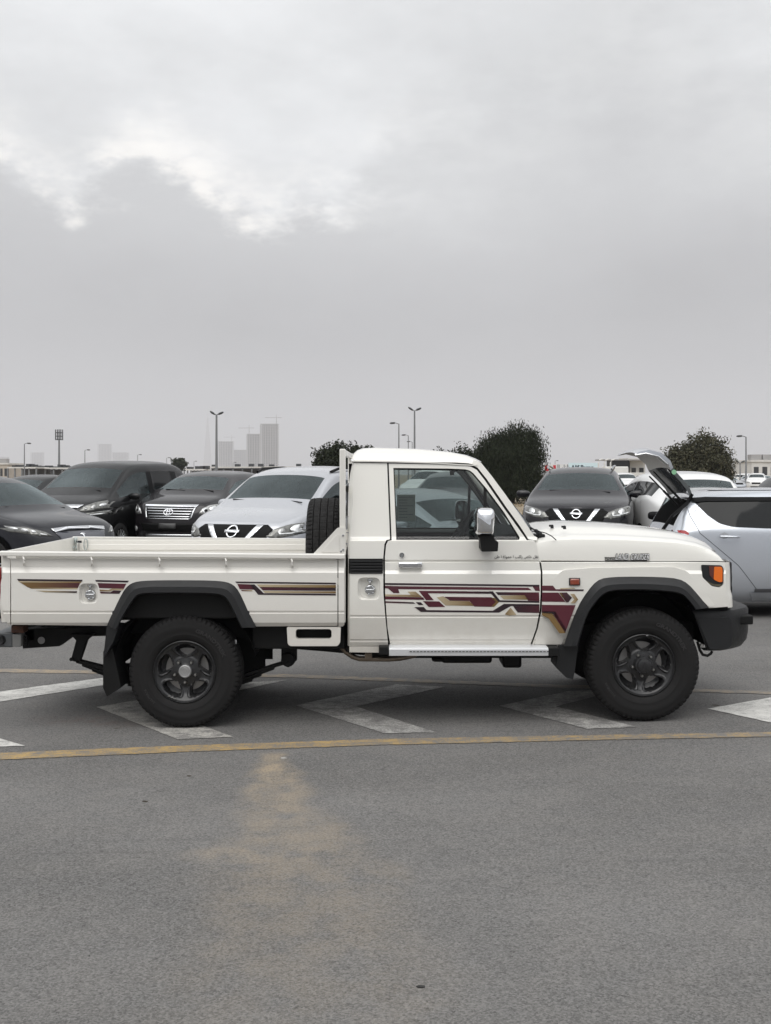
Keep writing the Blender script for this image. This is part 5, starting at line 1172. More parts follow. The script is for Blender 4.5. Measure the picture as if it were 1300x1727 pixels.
# silver hatch, tailgate open
HR = dict(HAT); HR.update(side=False, L=4.25, W=1.70, r=.30, wheels=(.85,3.74), xr=3.86, xt=4.06)
HR['tail'] = [(4.06,1.0),(4.25,.95)]; HR['glr'] = M_DARK  # shade inside the open tail painted as a black sheet, no glass here
wpoly = [(-3.76,1.385),(-3.60,1.402),(-3.1,1.412),(-2.5,1.412),(-2.5,1.045),(-3.0,1.06),(-3.35,1.075),(-3.50,1.115),(-3.62,1.21),(-3.70,1.31)]
HR['sides'] = [('side_window', rpoly(wpoly, .04), M_CGL2, .004), ('side_window', rpoly([(-2.44,1.412),(-1.95,1.39),(-1.35,1.10),(-1.3,1.06),(-2.44,1.045)], .03), M_CGL2, .004),
    ('window_visor', rpoly([(-3.79,1.40),(-3.6,1.418),(-2.5,1.425),(-2.5,1.38),(-3.6,1.37),(-3.76,1.355)], .02), M_TRIM, .014), ('sill_trim', [(-3.1,.34),(-1.2,.34),(-1.2,.30),(-3.1,.30)], C_GREY, .006),
    ('side_bulge', [(-3.15,.30),(-1.2,.30),(-1.2,.20),(-3.1,.20)], C_SILV, .012)]+lines([[(-3.05,.3),(-3.30,.62),(-3.74,1.0),(-3.82,1.2),(-3.84,1.38),(-3.76,1.485),(-3.3,1.505),(-2.4,1.51)],[(-2.47,.3),(-2.47,1.06)],[(-2.47,1.47),(-2.47,1.51)]])
hy, hx = 13.95, wx(1100, 13.4)
hat, hp = car('parked_hatchback', 'silver blue hatchback parked side-on at the right edge with its tailgate raised', 'hatchback', HR, (hx+4.25, hy, .02), 0, C_SBLUE)
# door handle
m = MB(); m.tube([(-3.52,-.87,.965),(-3.46,-.905,.968),(-3.34,-.905,.962),(-3.30,-.87,.96)], .014, 8); m.build('door_handle', C_SBLUE, hat)
hp('handle_cup', circ(-3.46,.975,.055,.035), M_CHR2, .003, 'R'); hp('tail_lamp', [(-4.20,.80),(-3.95,.84),(-3.86,1.0),(-3.90,1.03),(-4.14,1.03)], M_TAIL, .004, 'R'); hp('tail_lamp', [(-4.20,.80),(-3.95,.84),(-3.86,1.0),(-3.90,1.03),(-4.14,1.03)], M_TAIL, .004, 'L')
# raised tailgate (hinge at the roof's rear edge), outer skin up
def hatch_open():
    hinge = Vector((-3.72, 0, 1.50)); pr = [(d_*.80, h_, w_) for d_, h_, w_ in [(0,.0,.50),(.10,.035,.52),(.25,.055,.54),(.42,.065,.56),(.50,.08,.57),(.60,.12,.58),(.78,.12,.58),(.95,.05,.57),(1.05,-.05,.55)]]
    ang = R(139); rows_o, rows_i = [], []
    ax = Vector((math.cos(ang), 0, math.sin(ang))); nx = Vector((math.sin(ang)*1, 0, -math.cos(ang)))
    if nx.z < 0: nx = -nx
    pts_ = lambda off: [[hinge+ax*d+nx*(h+off)+Vector((0, w*q, 0))+nx*(-.05*q*q) for q in [k/6 for k in range(-6, 7)]] for d, h, w in pr]
    o = pts_(0); i = pts_(-.045)
    mi_ = MB(); mi_.loft(i[4:]); m = MB(); m.loft(o[4:]); m.loft([[a[0] for a in o[4:]], [a[0] for a in i[4:]]]); m.loft([[a[-1] for a in o[4:]], [a[-1] for a in i[4:]]]); m.loft([o[-1], i[-1]]); m.loft([o[4], i[4]])
    g = m.build('tailgate', C_SBLUE, hat, ang=50); mi_.build('inner_lining', mat('lining_pale', (.62,.60,.56), .5), g)
    m = MB(); m.loft(o[:5]); m.loft(i[:5]); m.loft([[a[0] for a in o[:5]], [a[0] for a in i[:5]]]); m.loft([[a[-1] for a in o[:5]], [a[-1] for a in i[:5]]]); m.build('tailgate_glass', mat('gate_glass', (.12,.13,.135), .12, .2, coat=1), g, ang=50)
    m = MB(); q = [a[0]+Vector((0,.015,0)) for a in i]; m.tube([v-nx*.01 for v in q[5:]], .018, 6); m.build('gate_trim', M_CHR2, g)
    for y, dz in ((-.60, 0), (-.60, .10)):
        a = Vector((-4.30+dz*.5, y, 1.68+dz*.6)); b = Vector((-3.97+dz*.5, y-.05, 1.33+dz*.5)); m = MB(); m.tube([a, a+(b-a)*.5], .010, 6); m.tube([a+(b-a)*.5, b], .016, 6); m.build('gas_strut', M_TRIM, hat)
    m = MB(); m.tube([o[0][0], o[0][0]+Vector((-.05,0,-.1)), Vector((-4.06,-.74,1.2)), Vector((-4.17,-.72,1.03)), Vector((-4.2,-.6,.95))], .022, 6); m.build('tailgate_seal', M_TRIM, hat)
    m = MB(); m.lathe([(0,0),(0,.030)], hinge+ax*.36-nx*.01-nx*.0+Vector((0,-.60,0)), 'Y', 16); m.build('green_sticker', mat('sticker_green', (.25,.5,.3), .5), g)
hatch_open()
BKW = dict(XTR); BKW.update(front=[], clad=0, gls=M_CGL2, glr=M_CGLASS)
bk, bp_ = car('parked_suv', 'white SUV seen from behind above the hatchback roof, wiper on its dark window', 'SUV', BKW, (wx(1196, 18.2), 18.2+4.64, .08), 90, C_WHT, 'SUVs parked behind the truck')
m = MB(); m.tube([(-4.44,-.02,1.22),(-4.40,.05,1.27),(-4.15,.42,1.58)], .014, 6); m.tube([(-4.30,.22,1.42),(-4.14,.47,1.60)], .016, 6); m.lathe([(-.03,0),(-.03,.05),(.03,.06)], (-4.44,-.02,1.2), 'X', 10); m.build('rear_wiper', M_TRIM, bk)
m = MB(); m.tube([(-3.9,-.45,1.62),(-4.0,-.48,1.80)], .006, 5); m.build('aerial', M_TRIM, bk)
car('parked_hatchback', 'silver hatchback facing right with its headlight showing through the raised tailgate struts', 'hatchback', dict(HAT, mirm=M_TRIM), put(1232, 15.7, -.02), -90-9, paint('paint_mid_silver', (.24,.25,.26), .3, .5))
car('parked_hatchback', 'silver hatchback seen dimly through both cab windows of the truck', 'hatchback', KEI, put(918, 12.9, .0), -90+37, C_SILV)
car('parked_sedan', 'dark car behind the silver hatchback, seen through the cab windows', 'car', dict(VAN, front=[]), put(748, 24, .12), -90-10, C_GREY)
car('parked_hatchback', 'dark grey car at the far right edge with only its sloping rear visible', 'hatchback', HAT, (wx(1283, 20)+4.2, 20.6, .25), 0, C_GREY)
# roof rails, small stickers
for car_, cm in ((rog, M_TRIM), (xtr, M_CHR2)):
    for sg in (1, -1):
        m = MB(); m.tube([(-2.02,sg*.565,1.655),(-2.25,sg*.60,1.705),(-3.0,sg*.62,1.725),(-3.7,sg*.60,1.69),(-4.0,sg*.57,1.63)], .020, 6); m.build('roof_rail', cm, car_)
rp('windscreen_sticker', circ(.02,1.50,.028,.022), M_PAPER, .004, 'F'); rp('windscreen_sticker', [(.10,1.455),(-.0,1.475),(-.0,1.462),(.10,1.44)], M_PAPER, .004, 'F'); rp('windscreen_sticker', [(-.44,1.60),(-.50,1.60),(-.50,1.58),(-.44,1.58)], M_PAPER, .004, 'F')
for k in range(6): xp('windscreen_sticker', [(.60-.01*k,1.50-.045*k),(.52-.01*k,1.505-.045*k),(.52-.01*k,1.495-.045*k),(.60-.01*k,1.49-.045*k)], M_PAPER, .004, 'F')
# ================================================================ FAR THINGS
def far_mat(n, c, r=.7): return mat(n, c, r, var=.12, vscale=.4)
M_POLE = mat('galv_pole', (.20,.21,.22), .5, .3); M_CONC = far_mat('far_concrete', (.30,.29,.285)); M_BEIGE = far_mat('beige_wall', (.46,.41,.35)); M_FWHITE = far_mat('white_wall', (.62,.61,.58)); M_FDARK = mat('far_dark', (.03,.032,.035), .6)
def pz(py, Y): return HC-(py-H0)*Y/F
# ---- trees
def leafmat(n, c):
    if n in MATS: return MATS[n]
    m = bpy.data.materials.new(n); m.use_nodes = True; t = m.node_tree; b = t.nodes['Principled BSDF']; b.inputs['Roughness'].default_value = .75; b.inputs['Specular IOR Level'].default_value = .2
    a = t.nodes.new('ShaderNodeVertexColor'); a.layer_name = 'Col'; v = t.nodes.new('ShaderNodeVectorMath'); v.operation = 'MULTIPLY'; v.inputs[1].default_value = c
    t.links.new(a.outputs[0], v.inputs[0]); t.links.new(v.outputs[0], b.inputs['Base Color']); MATS[n] = m; return m
M_BARK = mat('bark', (.05,.04,.032), .9, var=.3, vscale=3)
def tree(label, x, y, ells, nclump, leaf, lcol, droop=0., trunk=1.2, tr=.16, seed=1, per=26, spread=.32, aspect=2.2):
    rnd = random.Random(seed); root = empty('tree', (x*(1 if y > 100 else .8), y*(1 if y > 100 else .8), .1)); root.scale = (1, 1, 1) if y > 100 else (.8, .8, .86); tag(root, label, 'tree', 'trees beyond the car park')
    vs, fs, cols = [], [], []; limbs = MB(); tops = []
    vol = [e[3]*e[4]*e[5] for e in ells]; tot = sum(vol)
    for e, v in zip(ells, vol):
        for _ in range(int(nclump*v/tot)):
            while True:
                p = Vector((rnd.uniform(-1,1), rnd.uniform(-1,1), rnd.uniform(-1,1)))
                if .35 < p.length < 1: break
            p = p*(1+rnd.uniform(-.08,.02)); c = Vector((e[0]+p.x*e[3], e[1]+p.y*e[4], e[2]+p.z*e[5]))
            if c.z < trunk*.35: continue
            spk = rnd.random() < .16
            if spk: c = c+Vector((p.x*.34, p.y*.3, abs(p.z)*.36 if not droop else -.1))
            if rnd.random() < .02: tops.append(c)
            tone = rnd.uniform(.6, 1.45)
            for k in range(int(per*1.3) if spk else per):
                o = Vector((*[max(-1.5, min(1.5, rnd.gauss(0, 1)))*spread*(1.35 if spk else 1) for _ in range(2)], max(-1.6, min(1.6, rnd.gauss(0, 1)))*spread*(.9 if not droop else 1.3)))
                q = c+o; q.z -= abs(rnd.gauss(0, droop))
                d = Vector((rnd.gauss(0,1), rnd.gauss(0,1), rnd.gauss(0,1)-(3 if droop else 0))).normalized(); n = d.cross(Vector((rnd.gauss(0,1), rnd.gauss(0,1), rnd.gauss(0,1)))).normalized()
                L = leaf*rnd.uniform(.7,1.4); w = L/aspect; i = len(vs)
                vs += [q-d*L/2, q+n*w/2, q+d*L/2, q-n*w/2]; fs.append((i, i+1, i+2, i+3)); t = tone*rnd.uniform(.8,1.2); cols.append((t*rnd.uniform(.95,1.1), t, t*rnd.uniform(.85,1.0), 1))
    me = bpy.data.meshes.new('crown'); me.from_pydata(vs, [], fs); ca = me.color_attributes.new('Col', 'FLOAT_COLOR', 'CORNER')
    ca.data.foreach_set('color', [c for col in cols for _ in range(4) for c in col])
    link('crown', me, leafmat('leaf_'+str(lcol), lcol), root, False)
    limbs.tube([(0,0,-.1),(rnd.uniform(-.1,.1),0,trunk*.5),(rnd.uniform(-.2,.2),0,trunk)], [tr*1.25,tr,tr*.85], 9)
    for c in tops[:22]:
        m1 = Vector((c.x*.35, c.y*.35, trunk+(c.z-trunk)*.4)); limbs.tube([(0,0,trunk*.8), m1, c], [tr*.6, tr*.35, tr*.08], 6)
    limbs.build('trunk', M_BARK, root); return root
def sc(Y): return Y/F
Y = 75
tree('large dark drooping tree behind the cab, tallest of the trees', wx(861,Y), Y, [(-.2,0,3.0,2.1,2.0,1.7),(.95,0,3.5,1.3,1.4,1.55),(-1.0,0,3.2,1.2,1.4,1.6),(.2,-.2,1.7,2.15,2.0,1.3),(1.35,0,2.3,.95,1.1,1.6),(-1.3,0,2.0,.95,1.1,1.3),(-1.0,0,4.1,.95,1.0,.8),(.5,0,4.45,1.2,1.1,.7),(1.2,0,1.5,1.0,1,1.0)], 1800, .16, (.018,.024,.013), droop=.28, trunk=1.5, tr=.25, seed=3, per=30, spread=.19, aspect=3)
Y = 78
tree('low dark bushy tree left of the large drooping tree, showing over the roof', wx(782,Y), Y, [(0,0,2.35,1.7,1.4,1.2),(-1.2,0,2.5,1.0,1.0,.75),(.8,0,2.2,1.2,1.2,1.3)], 420, .18, (.018,.024,.013), trunk=1.0, seed=8, spread=.22)
Y = 82
tree('grey green bushy tree on the right above the white SUV roof', wx(1172,Y), Y, [(0,0,2.1,2.5,2.1,1.5),(-.9,0,2.5,1.6,1.5,1.2),(.75,0,3.5,1.45,1.3,1.2),(-1.3,0,2.7,1.15,1.1,1.0),(1.9,0,2.1,.9,1,1.5),(2.35,0,3.15,.38,.4,.6)], 1150, .19, (.060,.060,.040), trunk=1.0, tr=.2, seed=5, per=28, spread=.22)
Y = 70
tree('dark leafy tree above the silver SUV roof, left of the headboard', wx(566,Y), Y, [(0,0,2.4,1.35,1.2,1.15),(.15,0,3.2,.6,.6,.45),(-.6,0,2.6,.8,.8,.7)], 300, .2, (.017,.022,.012), trunk=1.0, seed=11, spread=.17)
Y = 74
tree('dark leafy tree between the headboard and the cab roof', wx(606,Y), Y, [(0,0,2.6,1.0,1.0,1.0),(-.55,0,2.9,.5,.5,.5)], 220, .2, (.017,.022,.012), trunk=1.0, seed=12, spread=.16)
Y = 190
tree('small far tree over the black minivan roof', wx(302,Y), Y, [(0,0,3.3,1.1,1.0,1.1)], 60, .4, (.028,.036,.024), trunk=1.6, seed=14, spread=.25, per=20)
# ---- street lamps
def lamp(px, ptop, Y, kind, label, grp='lamp posts beyond the car park', flip=1, r=.075):
    x = wx(px, Y); h = pz(ptop+2, Y); root = empty('street_lamp', (x, Y, .14)); tag(root, label, 'lamp post', grp); h -= .14
    m = MB(); m.tube([(0,0,0),(0,0,h*.5),(0,0,h-.05)], [r*1.3, r, r*.75], 10); m.lathe([(0,r*2),(.35,r*1.9),(.4,r*1.3)], (0,0,0), 'Z', 10); m.build('pole', M_POLE, root)
    arms = (1, -1) if kind == 2 else (flip,)
    for a in arms:
        L = .18 if kind == 2 else .42
        m = MB(); m.tube([(0,0,h-.08),(a*L*.4,0,h+(.0 if kind != 2 else .0)),(a*L,0,h+.04)], r*.55, 6); m.build('arm', M_POLE, root)
        m = MB(); s_ = .62 if kind == 2 else .75; e = Vector((a*L, 0, h+.04)); u = Vector((a*.94, 0, .34 if kind == 2 and a > 0 else -.05 if kind != 2 else .55)).normalized()
        rows = [[e+u*d*s_+Vector((0, w*math.cos(t), th*math.sin(t))) for t in [2*math.pi*k/8 for k in range(8)]] for d, w, th in ((-.08,.06,.04),(.0,.13,.09),(.35,.17,.10),(.6,.13,.07),(.66,.04,.03))]
        m.loft(rows, True, True); m.build('lamp_head', M_FDARK, root)
lamp(365, 697, 88, 2, 'tall twin-headed lamp post on the left in front of the skyline towers', r=.10)
lamp(699, 690, 92, 2, 'tallest twin-headed lamp post, just above the cab roof', r=.085)
lamp(672.5, 712, 110, 1, 'single lamp post left of the tallest one over the cab roof', flip=-1)
lamp(688.5, 732, 150, 1, 'shorter lamp post between the two larger ones over the cab roof', flip=-1)
lamp(695, 743, 190, 1, 'shortest lamp post over the cab roof, close beside the tallest one', flip=-1)
lamp(41, 746, 150, 1, 'single lamp post left of the telecom mast')
lamp(143, 757, 190, 1, 'single lamp post over the black minivan windscreen')
lamp(232, 765, 240, 1, 'single lamp post over the middle of the black minivan roof')
lamp(281, 770, 280, 1, 'single lamp post over the rear of the black minivan roof')
lamp(327, 776, 340, 1, 'small lamp post over the bronze SUV, right of the small far tree')
lamp(1258, 734, 105, 1, 'tall single lamp post standing right of the grey green tree', flip=-1)
lamp(1100.5, 757, 150, 1, 'single lamp post behind the raised tailgate', flip=-1)
lamp(1238, 770, 180, 1, 'single lamp post beside the grey green tree edge', flip=-1)
lamp(1248, 778, 130, 2, 'short twin-headed lamp post above the white SUV aerial')
lamp(1284, 780, 210, 1, 'small lamp post among the shops at the far right', flip=-1)
lamp(936, 775, 300, 1, 'small far lamp post above the blue white sign')
lamp(393, 778, 300, 1, 'small lamp post just right of the twin-headed lamp')
# telecom mast
Y = 260; x = wx(99.5, Y); root = empty('telecom_mast', (x, Y, 0)); tag(root, 'slim telecom mast with three rings of antennas on the left', 'mast')
h = pz(724, Y); m = MB(); m.tube([(0,0,0),(0,0,h)], [.32,.16], 10); m.build('pole', M_POLE, root)
for zz in (h-.4, h-1.2, h-2.0):
    m = MB(); m.lathe([(0,.75),(.08,.8),(.16,.75)], (0,0,zz-.5), 'Z', 12)
    for k in range(6): t = math.pi*k/3+.3; m.box((.8*math.cos(t)-.09,.8*math.sin(t)-.09,zz-.55),(.8*math.cos(t)+.09,.8*math.sin(t)+.09,zz+.35)); m.tube([(0,0,zz-.4),(.8*math.cos(t),.8*math.sin(t),zz-.4)], .04, 5)
    m.build('antenna_ring', M_FDARK, root)
# ---- skyline towers
def tower(px0, px1, ptop, Y, label, fl=7.5, cols=7, crane=0, step=0, name='tower', core=True):
    x0, x1 = wx(px0, Y), wx(px1, Y); w = x1-x0; h = pz(ptop, Y); root = empty(name, ((x0+x1)/2, Y, 0)); tag(root, label, 'tower', 'hazy skyline towers'); d = w*.8
    n = int(h/fl); m = MB()
    for k in range(n+1):
        ww = w*(1-(.10 if step and k > n*.9 else 0)); m.box((-ww/2,-d/2,k*fl),(ww/2,d/2,k*fl+2.2))
    m.build('floor_slabs', M_CONC, root, smooth=False)
    m = MB(); m.box((-w*.44,-d*.42,0),(w*.44,d*.42,n*fl)); m.build('core', M_FDARK if core else M_CONC, root, smooth=False)
    m = MB()
    for k in range(cols+1):
        xx = -w/2+w*k/cols; m.box((xx-1.6,-d/2-.3,0),(xx+1.6,-d/2+1.2,n*fl))
    m.build('columns', M_CONC, root, smooth=False)
    if crane:
        m = MB(); cx_, zt_ = w*.38*crane, n*fl+22; m.box((cx_-.9,-.8,n*fl-20),(cx_+.9,.8,zt_)); m.box((cx_-34,-.6,zt_-1.5),(cx_+16,.6,zt_)); m.tube([(cx_,0,zt_),(cx_,0,zt_+9)], .6, 4)
        m.build('crane', M_CONC, root, smooth=False)
tower(440.5, 469.5, 713, 3300, 'tallest hazy tower of the skyline, nearest the white SUV roof', crane=1)
tower(417.5, 438.5, 731, 3500, 'second tallest hazy tower, just left of the tallest one', cols=5, crane=-1)
tower(368.5, 393.5, 743, 4800, 'flat topped hazy tower right behind the twin-headed lamp post', cols=6, crane=1)
tower(393.8, 416, 757, 5100, 'lowest of the near hazy towers, between two taller ones', cols=6, crane=0)
tower(167, 187, 749, 7400, 'faint pale tower over the black minivan', cols=4)
tower(191, 216, 763, 7600, 'faint broad block right of the pale tower over the minivan', cols=5)
tower(54, 73, 763, 7600, 'faint tower between the first lamp post and the telecom mast', cols=4)
tower(1206, 1212, 762, 3600, 'thin faint tower beside the grey green tree', cols=2) if False else None
tower(1274, 1288, 765, 7000, 'faint tower near the right edge', cols=3)
tower(-6, 14, 771, 7600, 'faint low tower at the left edge', cols=4)
Y = 9300; root = empty('spire_tower', (wx(350, Y), Y, 0)); tag(root, 'very faint needle-like supertall tower left of the twin lamp post', 'tower', 'hazy skyline towers')
m = MB()
hh = pz(692, Y); z = 0
for k in range(8):
    r = 38*(1-k/8)**1.1+4; m.lathe([(z, 0), (z, r), (z+hh*.11, r*.95), (z+hh*.11, 0)], (0,0,0), 'Z', 9); z += hh*.11
m.tube([(0,0,z),(0,0,hh)], [2,.5], 6); m.build('shaft', M_CONC, root)
# ---- low buildings, canopies, signs
def building(px0, px1, ptop, Y, label, m_=None, wins=6, roofs=0, dpt=10):
    x0, x1 = wx(px0, Y), wx(px1, Y); h = pz(ptop, Y); w = x1-x0; root = empty('low_building', ((x0+x1)/2, Y, 0)); tag(root, label, 'building')
    m = MB(); m.box((-w/2,0,0),(w/2,dpt,h)); m.build('wall', m_ or M_BEIGE, root, smooth=False)
    m = MB(); m.box((-w/2-.2,-.2,h),(w/2+.2,dpt+.2,h+.35)); m.build('roof', M_FWHITE, root, smooth=False)
    for k in range(wins):
        xx = -w/2+w*(k+.5)/wins; m = MB(); m.box((xx-w/wins*.28,-.06,h*.35),(xx+w/wins*.28,.02,h*.78)); m.build('window', M_FDARK, root, smooth=False)
    for k in range(roofs):
        xx = -w/2+w*(k+.7)/(roofs+.6); m = MB(); m.box((xx-.9,2,h+.35),(xx+.9,4,h+1.3)); m.build('roof_unit', M_CONC, root, smooth=False)
    return root
building(-30, 13, 783.5, 240, 'pinkish low building at the left edge behind the black car', roofs=2)
building(553, 604, 783, 260, 'low pinkish building with rooftop boxes beside the dark tree by the silver SUV', roofs=3)
def canopy(px0, px1, ptop, Y, label, n):
    x0, x1 = wx(px0, Y), wx(px1, Y); h = pz(ptop, Y); w = x1-x0; root = empty('parking_canopy', ((x0+x1)/2, Y, 0)); tag(root, label, 'canopy')
    m = MB(); m.box((-w/2,0,h-.25),(w/2,9,h)); m.build('roof', M_FWHITE, root, smooth=False)
    for k in range(n+1):
        xx = -w/2+w*k/n; m = MB(); m.box((xx-.12,.2,0),(xx+.12,.5,h-.25)); m.build('post', M_POLE, root, smooth=False)
    rnd = random.Random(n); m = MB()
    for k in range(n*2):
        xx = -w/2+w*(k+.5)/(n*2); z = h+rnd.uniform(.2,.7); m.box((xx-.5,3,h),(xx+.5,5,z)) if rnd.random() < .5 else None
    m.build('roof_clutter', M_FDARK, root, smooth=False)
    m = MB(); m.box((-w/2,8.6,0),(w/2,8.8,h-.3)); m.build('back_wall', far_mat('canopy_back', (.12,.12,.125)), root, smooth=False)
canopy(12, 60, 787.5, 200, 'white roofed parking canopy behind the far left black car', 4)
canopy(61, 118, 788.5, 205, 'white roofed parking canopy left of the black minivan roof', 4)
canopy(310, 344, 791, 210, 'grey roofed canopy between the black minivan and the bronze SUV', 6)
canopy(345, 440, 787, 230, 'long low canopy behind the bronze SUV', 6)
canopy(441, 552, 786.5, 235, 'long low canopy behind the silver SUV roof', 6)
building(1268, 1340, 779, 190, 'white low shop at the far right edge', M_FWHITE, 5, 3)
building(1216, 1266, 791, 200, 'beige low shop right of the grey green tree', M_BEIGE, 5, 2)
# shop signs
def board(px0, px1, p0, p1, Y, name, label, col, thick=.25):
    x0, x1 = wx(px0, Y), wx(px1, Y); z1, z0 = pz(p0, Y), pz(p1, Y); root = empty(name, ((x0+x1)/2, Y, 0)); tag(root, label, 'sign')
    w = x1-x0; m = MB(); m.box((-w/2,0,z0),(w/2,thick,z1)); m.build('panel', col, root, smooth=False)
    for s in (-1, 1): m = MB(); m.box((s*w*.4-.08,.05,0),(s*w*.4+.08,.2,z0)); m.build('post', M_POLE, root, smooth=False)
    return root, w, z0, z1
M_SIGN = mat('sign_pale_blue', (.62,.76,.80), .5)
r_, w, z0, z1 = board(959, 1009, 780.5, 796, 125, 'shop_sign', 'pale blue sign reading Alif Bazar above the gunmetal SUV', M_SIGN)
text('sign_letters', 'Alif Bazar', .72, mat('sign_ink', (.03,.05,.07), .6), r_, lambda v: Vector((v.x-.15, -.02-v.z, z1-.78+v.y)), bold=.03, wide=.9)
r_, w, z0, z1 = board(918, 958, 783, 796, 125, 'shop_sign', 'white sign with black and red Arabic writing above the gunmetal SUV', mat('sign_white', (.70,.70,.69), .5))
text('arabic_letters', '\ufe91\ufe8e\ufeaf\ufe8d\ufead \ufe8d\ufedf\ufef4\ufed2'[::-1], .8, mat('sign_ink', (.03,.05,.07), .6), r_, lambda v: Vector((v.x+.35, -.02-v.z, z1-.62+v.y)), bold=.01, wide=.8)
m = MB(); m.box((-w/2+.05,-.03,z1-.75),(-w/2+.55,-.0,z1-.12)); m.box((-.35,-.03,z1-.8),(-.05,0,z1-.1)); m.build('red_mark', mat('sign_red', (.5,.02,.03), .5), r_)
# dark shop front with red letters
r_, w, z0, z1 = board(1033, 1061, 776.5, 797.5, 112, 'shop', 'black shop front with red letters behind the flatbed truck', mat('shop_black', (.008,.008,.009), .5), 3.0)
text('red_letters', 'YOBS', .55, mat('letter_red', (.55,.03,.04), .5), r_, lambda v: Vector((v.x-.1, -.03-v.z, z0+.2+v.y)), bold=.02)
m = MB(); m.box((-w/2-1.2,-.1,z1),(w/2+1.8,3.1,z1+.12)); m.build('roof', M_CONC, r_, smooth=False); m = MB(); m.lathe([(0,0),(0,.2)], (w/2-.28,-.04,z0+.42), n=14); m.build('round_logo', M_PAPER, r_)
building(1062, 1088, 778, 113, 'white shop wall with two dark windows under the open tailgate', M_FWHITE, 2, 0, 4)
# flatbed truck seen from behind
Y = 96; root = empty('flatbed_truck', (wx(1060, Y), Y, .14)); tag(root, 'white flatbed truck with three slots in its tailboard behind the gunmetal SUV', 'truck')
a, b = wx(1035, Y)-wx(1060, Y), wx(1088, Y)-wx(1060, Y); zt, zb = pz(797, Y)-.14, pz(815, Y)-.14
m = MB(); m.box((a,0,zb),(b,5,zb+.15)); m.box((a,0,zb),(b,.08,zt)); m.box((a,0,zb),(a+.08,5,zt)); m.box((b-.08,0,zb),(b,5,zt)); m.build('load_bed', M_FWHITE, root, bevel=.01)
for k in range(3): xx = a+.55+k*.75; m = MB(); m.box((xx,-.03,zt-.42),(xx+.36,.0,zt-.28)); m.build('slot', M_FDARK, root, smooth=False)
m = MB(); m.box((a+.2,.5,.55),(b-.2,7,zb-.02)); m.build('chassis', M_FDARK, root)
m = MB(); m.box((a+.3,5.2,.6),(b-.3,7,2.3)); m.build('cab', M_FWHITE, root, bevel=.1)
for sx in (a+.35, b-.35):
    for yy in (1.2, 6.2): m = MB(); m.lathe([(-.15,.2),(-.15,.42),(.15,.42),(.15,.2)], (sx,yy,.45), 'X', 20); m.build('wheel', M_RUB, root)
# white hoop racks beside it
Y = 100; root = empty('pipe_rack', (wx(1023, Y), Y, .14)); tag(root, 'white steel hoops standing behind the gunmetal SUV roof', 'rack')
for k in range(3):
    x0 = -.75+k*.55; m = MB(); m.tube([(x0,0,0),(x0,0,pz(778,Y)-.3),(x0+.08,0,pz(775,Y)-.2),(x0+.4,0,pz(773,Y)-.2)], .07, 6); m.build('hoop', M_FWHITE, root)
# ---- far cars
FAR = {}
def farcar(kind, px, Y, yaw, label, cat, col, group='cars parked in the far lot'):
    key = (kind, col.name)
    if key not in FAR:
        s = dict({'suv': XTR, 'sedan': SED, 'van': VEL, 'hatch': HAT}[kind]); s.update(front=[('grille', [(.4,.85),(-.4,.85),(-.35,.7),(.35,.7)], M_MESHG, .01), ('headlight', [(.5,.8),(.6,.9),(.86,.93),(.86,.82),(.6,.78)], M_LAMP, .01, True), ('lower_intake', [(.5,.5),(-.5,.5),(-.4,.3),(.4,.3)], M_MESHG, .01)], sides=[], gls=M_CGLASS, gls2=M_CGLASS)
        r_, _ = car('parked_'+cat.replace(' ', '_'), label, cat, s, (wx(px, Y), Y, .14), yaw, col, group, detail=0)
        FAR[key] = r_; return
    src = FAR[key]; r_ = src.copy(); COL.objects.link(r_); r_.location = (wx(px, Y), Y, .14); r_.rotation_euler = (0, 0, R(yaw)); tag(r_, label, cat, group)
    for ch in src.children:
        c = ch.copy(); COL.objects.link(c); c.parent = r_
        for g in ch.children: d = g.copy(); COL.objects.link(d); d.parent = c
farcar('suv', 861, 84, -92, 'white far SUV facing forward under the large drooping tree', 'suv', C_WHT)
farcar('suv', 893, 88, -80, 'white far SUV beside the gunmetal SUV windscreen', 'suv', C_WHT)
farcar('sedan', 843, 96, -95, 'silver far car left of the forward facing white SUV', 'sedan', C_SILV)
farcar('sedan', 876, 104, -60, 'silver far car between the two white far SUVs', 'sedan', C_SILV)
farcar('hatch', 902, 118, -85, 'white far hatchback close to the gunmetal SUV pillar', 'hatchback', C_WHT)
farcar('van', 688, 52, -128, 'white far van seen through the cab window', 'van', C_WHT)
farcar('suv', 1064, 78, -90, 'small white far car in front of the flatbed truck', 'suv', C_WHT)
farcar('sedan', 1086, 88, -100, 'dark far car beside the flatbed truck', 'sedan', C_BLACK)
rnd = random.Random(4)
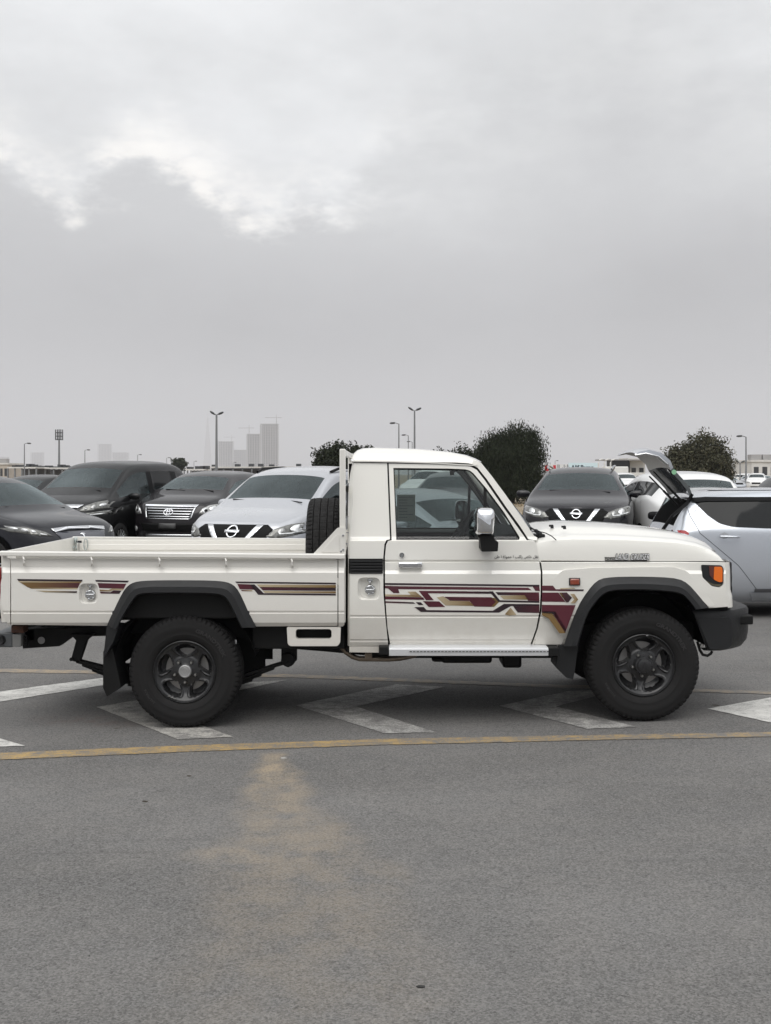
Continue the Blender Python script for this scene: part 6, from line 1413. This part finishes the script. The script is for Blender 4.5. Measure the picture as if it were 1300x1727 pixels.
for i, (px, Y) in enumerate([(828,125),(850,130),(872,135),(888,140),(905,128),(720,120),(745,126),(1240,118),(1262,125),(1284,130),(1250,95),(1275,100),(1296,104),(1315,110)]):
    k, c_ = rnd.choice([('suv', C_WHT), ('sedan', C_SILV), ('hatch', C_WHT)])
    farcar(k, px, Y, -90+rnd.uniform(-30, 30), 'small pale car in the far lot behind the trees' if px < 1000 else 'small pale car in the far lot right of the grey green tree', {'suv':'suv','sedan':'sedan','hatch':'hatchback'}[k], c_, 'cars in the far lot by the trees' if px < 1000 else 'cars in the far lot on the right')
# ---- dry grass on the verge behind the SUVs
rnd = random.Random(9); vs, fs = [], []
for _ in range(9000):
    Y = rnd.uniform(30, 62); px = rnd.gauss(1068, 26) if rnd.random() < .8 else rnd.uniform(820, 960)
    x = wx(px, Y); h = rnd.uniform(.12,.42)*(1.0 if px > 1000 else .35); t = rnd.uniform(0, 3.1); w = .02; l = rnd.uniform(-.15,.15); i = len(vs)
    vs += [(x-w*math.cos(t), Y-w*math.sin(t), .13), (x+w*math.cos(t), Y+w*math.sin(t), .13), (x+l, Y+rnd.uniform(-.1,.1), .14+h)]; fs.append((i, i+1, i+2))
me = bpy.data.meshes.new('dry_grass'); me.from_pydata(vs, [], fs); tag(link('dry_grass', me, mat('straw', (.30,.23,.13), .9, var=.3, vscale=1), None, False), 'dry straw coloured grass on the verge behind the cars', 'grass', kind='stuff')
# ---- haze
m = MB(); m.box((-11900,-11900,-1.2),(11900,11900,600)); hz = m.build('haze', mat('haze_air', (1,1,1)), None, smooth=False)
hm = MATS['haze_air']; t = hm.node_tree; t.nodes.clear(); o_ = t.nodes.new('ShaderNodeOutputMaterial'); pv = t.nodes.new('ShaderNodeVolumePrincipled')
pv.inputs['Density'].default_value = .00021; pv.inputs['Color'].default_value = (.79,.805,.85,1); pv.inputs['Anisotropy'].default_value = .0
t.links.new(pv.outputs[0], o_.inputs['Volume']); tag(hz, 'pale dusty air over the whole place', 'haze', kind='stuff')
hz.visible_shadow = True
